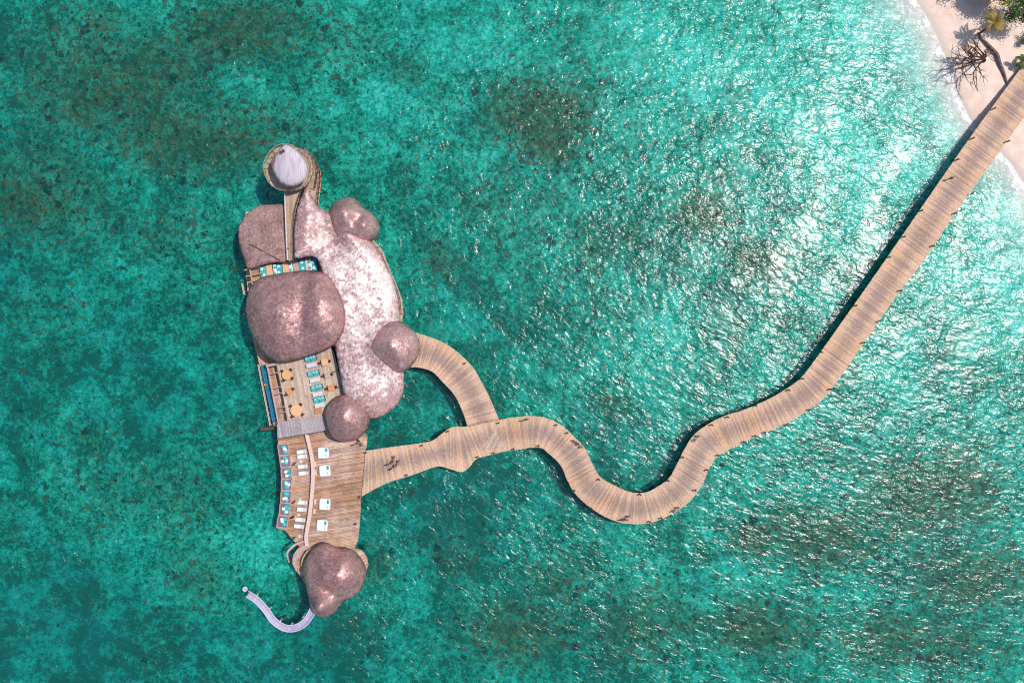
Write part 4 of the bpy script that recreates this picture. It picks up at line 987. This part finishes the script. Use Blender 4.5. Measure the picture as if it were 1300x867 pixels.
# ================================================================== BEACH: trees, driftwood
def land_z(x, y):
    s = float(dist(ISL, np.array(x), np.array(y))); return 1.7*(1-math.exp(-s/9)) if inside(ISL, np.array(x), np.array(y)) else -.1
def ground(px, py):
    p = W(px, py, 1.0); p.z = land_z(p.x, p.y); return p
def leafquad(mb, p, d, n, l, w, tone):
    d = d.normalized(); s = d.cross(n).normalized()*w/2; o = len(mb.v)
    mb.v += [tuple(p), tuple(p+d*l*.5+s), tuple(p+d*l), tuple(p+d*l*.5-s)]; mb.face((o, o+1, o+2, o+3), tone)
def palm(base, h, lean, fr_len, label, mat='frond', n=17, trunk_r=.17, seed=1):
    r = random.Random(seed); t = thing('palm_tree', label, 'tree', base)
    top = base+Vector((lean[0], lean[1], h)); pts = []
    for i in range(10):
        k = i/9; pts.append(base+Vector((lean[0]*k**1.7, lean[1]*k**1.7, h*k)))
    mb = MB(); mb.tube(pts, [trunk_r*(1.25-.6*i/9)*(1+.06*(i % 2)) for i in range(10)], 9); mb.build('trunk', M['bark'], t, smooth=True)
    mb = MB()
    for f in range(n):
        az = 2*math.pi*f/n*1.618*3+r.uniform(-.2, .2); el = r.uniform(-.1, .95); L = fr_len*r.uniform(.8, 1.1)
        dh = Vector((math.cos(az), math.sin(az), 0)); prev = top.copy(); rach = []
        for i in range(15):
            k = i/14; e = el-1.6*k*k; rach.append(prev.copy()); prev = prev+(dh*math.cos(e)+Vector((0, 0, math.sin(e))))*L/14
        mb.tube(rach, [.035*(1-.8*i/14) for i in range(15)], 4, tone=.6)
        tn = r.uniform(.1, 1)
        for i in range(2, 15):
            d = (rach[i]-rach[i-1]).normalized(); sd2 = d.cross(Vector((0, 0, 1))).normalized(); nn = sd2.cross(d)
            ll = fr_len*.26*math.sin(math.pi*min(1, (i+2)/17))**.7
            for s in (-1, 1):
                for q in (0, .5):
                    leafquad(mb, rach[i-1].lerp(rach[i], q), d*.7+sd2*s-Vector((0, 0, .35)), nn, ll*r.uniform(.85, 1.1), .11, min(1, max(0, tn+r.uniform(-.25, .25))))
    mb.build('crown', M[mat], t); return t
def bushy(name, base, h, rad, label, mat, n, leaf, trunk=True, seed=1):
    r = random.Random(seed); t = thing(name, label, 'tree' if trunk else 'bush', base)
    tips = []
    mb = MB(); c = base+Vector((0, 0, h*.55))
    if trunk: mb.tube([base, base+Vector((.1, .05, h*.3)), c], [.2, .16, .11], 8)
    for k in range(12):
        a = r.uniform(0, 6.28); e = r.uniform(.1, 1.2); L = rad*r.uniform(.6, .95)
        q = c+Vector((math.cos(a)*math.cos(e), math.sin(a)*math.cos(e), math.sin(e)*.8))*L
        mb.tube([base+Vector((0, 0, h*.2 if trunk else .02)), base.lerp(c, .8).lerp(q, .4), q], [.09, .06, .02], 5); tips.append(q)
    mb.build('trunk' if trunk else 'stem', M['bark'], t)
    mb = MB()
    for k in range(n):
        q = r.choice(tips); v = Vector((r.gauss(0, 1), r.gauss(0, 1), r.gauss(0, .7)))*rad*.24
        p = q+v; d = Vector((r.gauss(0, 1), r.gauss(0, 1), r.gauss(.1, .5)))
        leafquad(mb, p, d, Vector((r.gauss(0, .5), r.gauss(0, .5), 1)), leaf*r.uniform(.7, 1.3), leaf*.55, min(1, max(0, .5+v.z/rad*1.2+r.uniform(-.35, .35))))
    mb.build('crown' if trunk else 'foliage', M[mat], t); return t
palm(ground(1243, 43), 3.9, (.3, .4), 2.6, 'small olive palm leaning over the sand beside the grey fallen trunk', seed=3, n=13)
# fallen trunk
def gpt(px, py, dz=0): p = ground(px, py); p.z += dz; return p
t = thing('driftwood_trunk', 'long grey fallen trunk winding from the boardwalk to the palm', 'driftwood', ground(1262, 72))
mb = MB(); C, _ = spline([tuple(gpt(x, y, z)) for x, y, z in ((1277.5, 106.5, .12), (1273, 93, .15), (1268, 82, .2), (1264, 70, .25), (1257, 62, .25), (1250, 54, .22), (1244, 48, .18), (1243, 42, .12))], 30)
mb.tube(C, [.17+.17*math.sin(math.pi*min(1, i/26))+.03*rng.random() for i in range(30)], 8); mb.build('trunk', M['driftwood'], t, smooth=True)
mb = MB()
for (a, b2, c2) in (((1264, 71), (1258, 68), (1251, 74)), ((1262, 69), (1255, 66), (1250, 63)), ((1257, 62), (1253, 68), (1252, 72)), ((1266, 78), (1261, 76), (1256, 71))):
    mb.tube([gpt(*a, .2), gpt(*b2, .3), gpt(*c2, .12)], [.1, .08, .03], 6)
mb.build('branch', M['driftwood'], t, smooth=True)
# dead branching tree
t = thing('dead_tree', 'dark leafless tree spreading bare branches over the beach', 'tree', ground(1247, 78))
mb = MB(); rr = random.Random(5)
root = gpt(1250, 78, 0)
def branch(mb, p, d, L, rad, lev):
    pts = [p]; n = 6; q = p.copy(); v = d.normalized(); bend = rr.uniform(-.22, .22)
    for i in range(n):
        v = (Matrix.Rotation(bend+rr.uniform(-.16, .16), 3, 'Z') @ v); v.z += rr.uniform(-.09, .09); v.z = max(-.25, min(.45, v.z)); v.normalize(); q = q+v*L/n; q.z = max(q.z, land_z(q.x, q.y)+.1); pts.append(q.copy())
    mb.tube(pts, [rad*(1-.6*i/n) for i in range(n+1)], 6)
    if lev > 0:
        for k in range(rr.choice((3, 4))):
            i = rr.randint(2, n); s = rr.choice((-1, 1)); vv = Matrix.Rotation(s*rr.uniform(.35, .9), 3, 'Z') @ v; branch(mb, pts[i], vv, L*rr.uniform(.45, .7), rad*.6, lev-1)
hub = root+Vector((-.8, .0, 1.3))
mb.tube([root-Vector((0, 0, .2)), root+Vector((-.2, 0, .6)), hub], [.26, .22, .18], 8); mb.build('trunk', M['deadwood'], t, smooth=True)
for a, L in ((112, 3.6), (140, 4.6), (165, 4.8), (185, 4.4), (205, 4.8), (228, 4.4), (150, 3.2), (60, 1.5)):
    mb = MB(); branch(mb, hub, Vector((math.cos(R(a)), math.sin(R(a)), .25)), L, .17, 2 if L > 2 else 1); mb.build('branch', M['deadwood'], t, smooth=True)
bushy('broadleaf_tree', ground(1256, 0), 6.3, 2.8, 'yellow-green leafy tree cut off by the top right corner', 'leaf_lime', 5200, .36, seed=11)
bushy('broadleaf_tree', ground(1236, -26), 7.0, 3.8, 'leafy tree beyond the top edge shading the upper beach', 'leaf_green', 4800, .4, seed=12)
bushy('broadleaf_tree', ground(1278, 26), 5.6, 2.8, 'dark green leafy tree at the right edge above the small bush', 'leaf_green', 3800, .34, seed=13)
bushy('broadleaf_tree', ground(1225, -45), 6.5, 3.4, 'leafy tree beyond the top edge casting shade at the waterline side', 'leaf_lime', 3800, .4, seed=15)
palm(ground(1290, 84), 1.5, (.15, .3), 1.9, 'low bright green palm at the right edge beside the boardwalk end', 'leaf_green', 12, .13, seed=9)
bushy('shrub', ground(1297, 52), 1.3, 1.1, 'small dark green shrub on the sand at the right edge', 'leaf_green', 900, .22, trunk=False, seed=14)

# ================================================================== PERSON walking on the boardwalk
def skinned(name, joints, edges, mat, parent, sub=2):
    me = bpy.data.meshes.new(name); me.from_pydata([j[:3] for j in joints], edges, []); me.materials.append(mat)
    o = bpy.data.objects.new(name, me); COL.objects.link(o); o.parent = parent
    sk = o.modifiers.new('Skin', 'SKIN'); sk.use_smooth_shade = True
    if not me.skin_vertices: me.skin_vertices.new()
    for i, j in enumerate(joints): me.skin_vertices[0].data[i].radius = (j[3], j[4] if len(j) > 4 else j[3])
    me.skin_vertices[0].data[0].use_root = True
    s = o.modifiers.new('Subdivision', 'SUBSURF'); s.levels = sub; s.render_levels = sub
    return o
t = thing('person', 'person in blue shirt and dark trousers walking along the shore-side straight', 'person', W(1203, 228, ZB)); t.rotation_euler[2] = R(-35)
J = [(0, 0, .93, .13, .10), (0, .01, 1.12, .12, .09), (0, .02, 1.32, .15, .10), (0, .02, 1.46, .06), (0, .04, 1.56, .085, .095), (0, .05, 1.66, .09, .1),
     (.17, .02, 1.40, .055), (.23, -.08, 1.15, .042), (.22, .02, .92, .03), (-.17, .02, 1.40, .055), (-.23, .10, 1.16, .042), (-.21, .24, .97, .03),
     (.09, .02, .86, .085), (.10, .18, .50, .06), (.10, .10, .09, .038), (.11, .22, .04, .035), (-.09, 0, .86, .085), (-.10, -.02, .48, .06), (-.10, -.24, .12, .038), (-.10, -.14, .04, .035)]
E = [(0, 1), (1, 2), (2, 3), (3, 4), (4, 5), (2, 6), (6, 7), (7, 8), (2, 9), (9, 10), (10, 11), (0, 12), (12, 13), (13, 14), (14, 15), (0, 16), (16, 17), (17, 18), (18, 19)]
skinned('body', J, E, M['skin'], t)
g_ = lambda idx, k: [(j[0], j[1], j[2], j[3]*k, (j[4] if len(j) > 4 else j[3])*k) for j in (J[i] for i in idx)]
sh = g_([1, 2, 6, 9], 1.16); sh[0] = (0, 0, .98, .15, .12); sh += [(.215, -.05, 1.22, .055), (-.215, .07, 1.23, .055)]
skinned('shirt', sh, [(0, 1), (1, 2), (1, 3), (2, 4), (3, 5)], M['bluecloth'], t)
tr_ = g_([0, 12, 13, 14, 16, 17, 18], 1.15)
skinned('trousers', tr_, [(0, 1), (1, 2), (2, 3), (0, 4), (4, 5), (5, 6)], M['greycloth'], t)
o0 = world_of(t); mb = MB()
mb.pad(o0+Vector((0, .03, 1.70)), (.21, .24, .16)); mb.build('hair', M['hair'], t, smooth=True)

# ================================================================== LIGHT, SKY, CAMERA
EL, AZ = R(59), R(20)
sun = bpy.data.lights.new('Sun', 'SUN'); sun.energy = 3.9; sun.angle = R(.5); sun.color = (1, .955, .88)
so = bpy.data.objects.new('Sun', sun); COL.objects.link(so)
dv = Vector((math.cos(EL)*math.cos(AZ), math.cos(EL)*math.sin(AZ), math.sin(EL)))
so.rotation_euler = dv.to_track_quat('Z', 'Y').to_euler(); so.location = dv*200
w = bpy.data.worlds.new('World'); SC.world = w; w.use_nodes = True; nt = w.node_tree
sky = nt.nodes.new('ShaderNodeTexSky'); sky.sky_type = 'NISHITA'; sky.sun_disc = False; sky.sun_elevation = EL; sky.sun_rotation = R(90)-AZ
bg = nt.nodes['Background']; nt.links.new(sky.outputs[0], bg.inputs[0]); bg.inputs[1].default_value = .14

cam = bpy.data.cameras.new('Camera'); cam.sensor_width = 36; cam.lens = 36*HC/200; cam.clip_end = 12000
co = bpy.data.objects.new('Camera', cam); COL.objects.link(co); co.location = (0, 0, HC); SC.camera = co
SC.view_settings.view_transform = 'Standard'; SC.view_settings.look = 'None'; SC.view_settings.exposure = 0
SC.cycles.use_denoising = False; SC.cycles.filter_width = 1.15; SC.cycles.max_bounces = 6; SC.cycles.transparent_max_bounces = 12
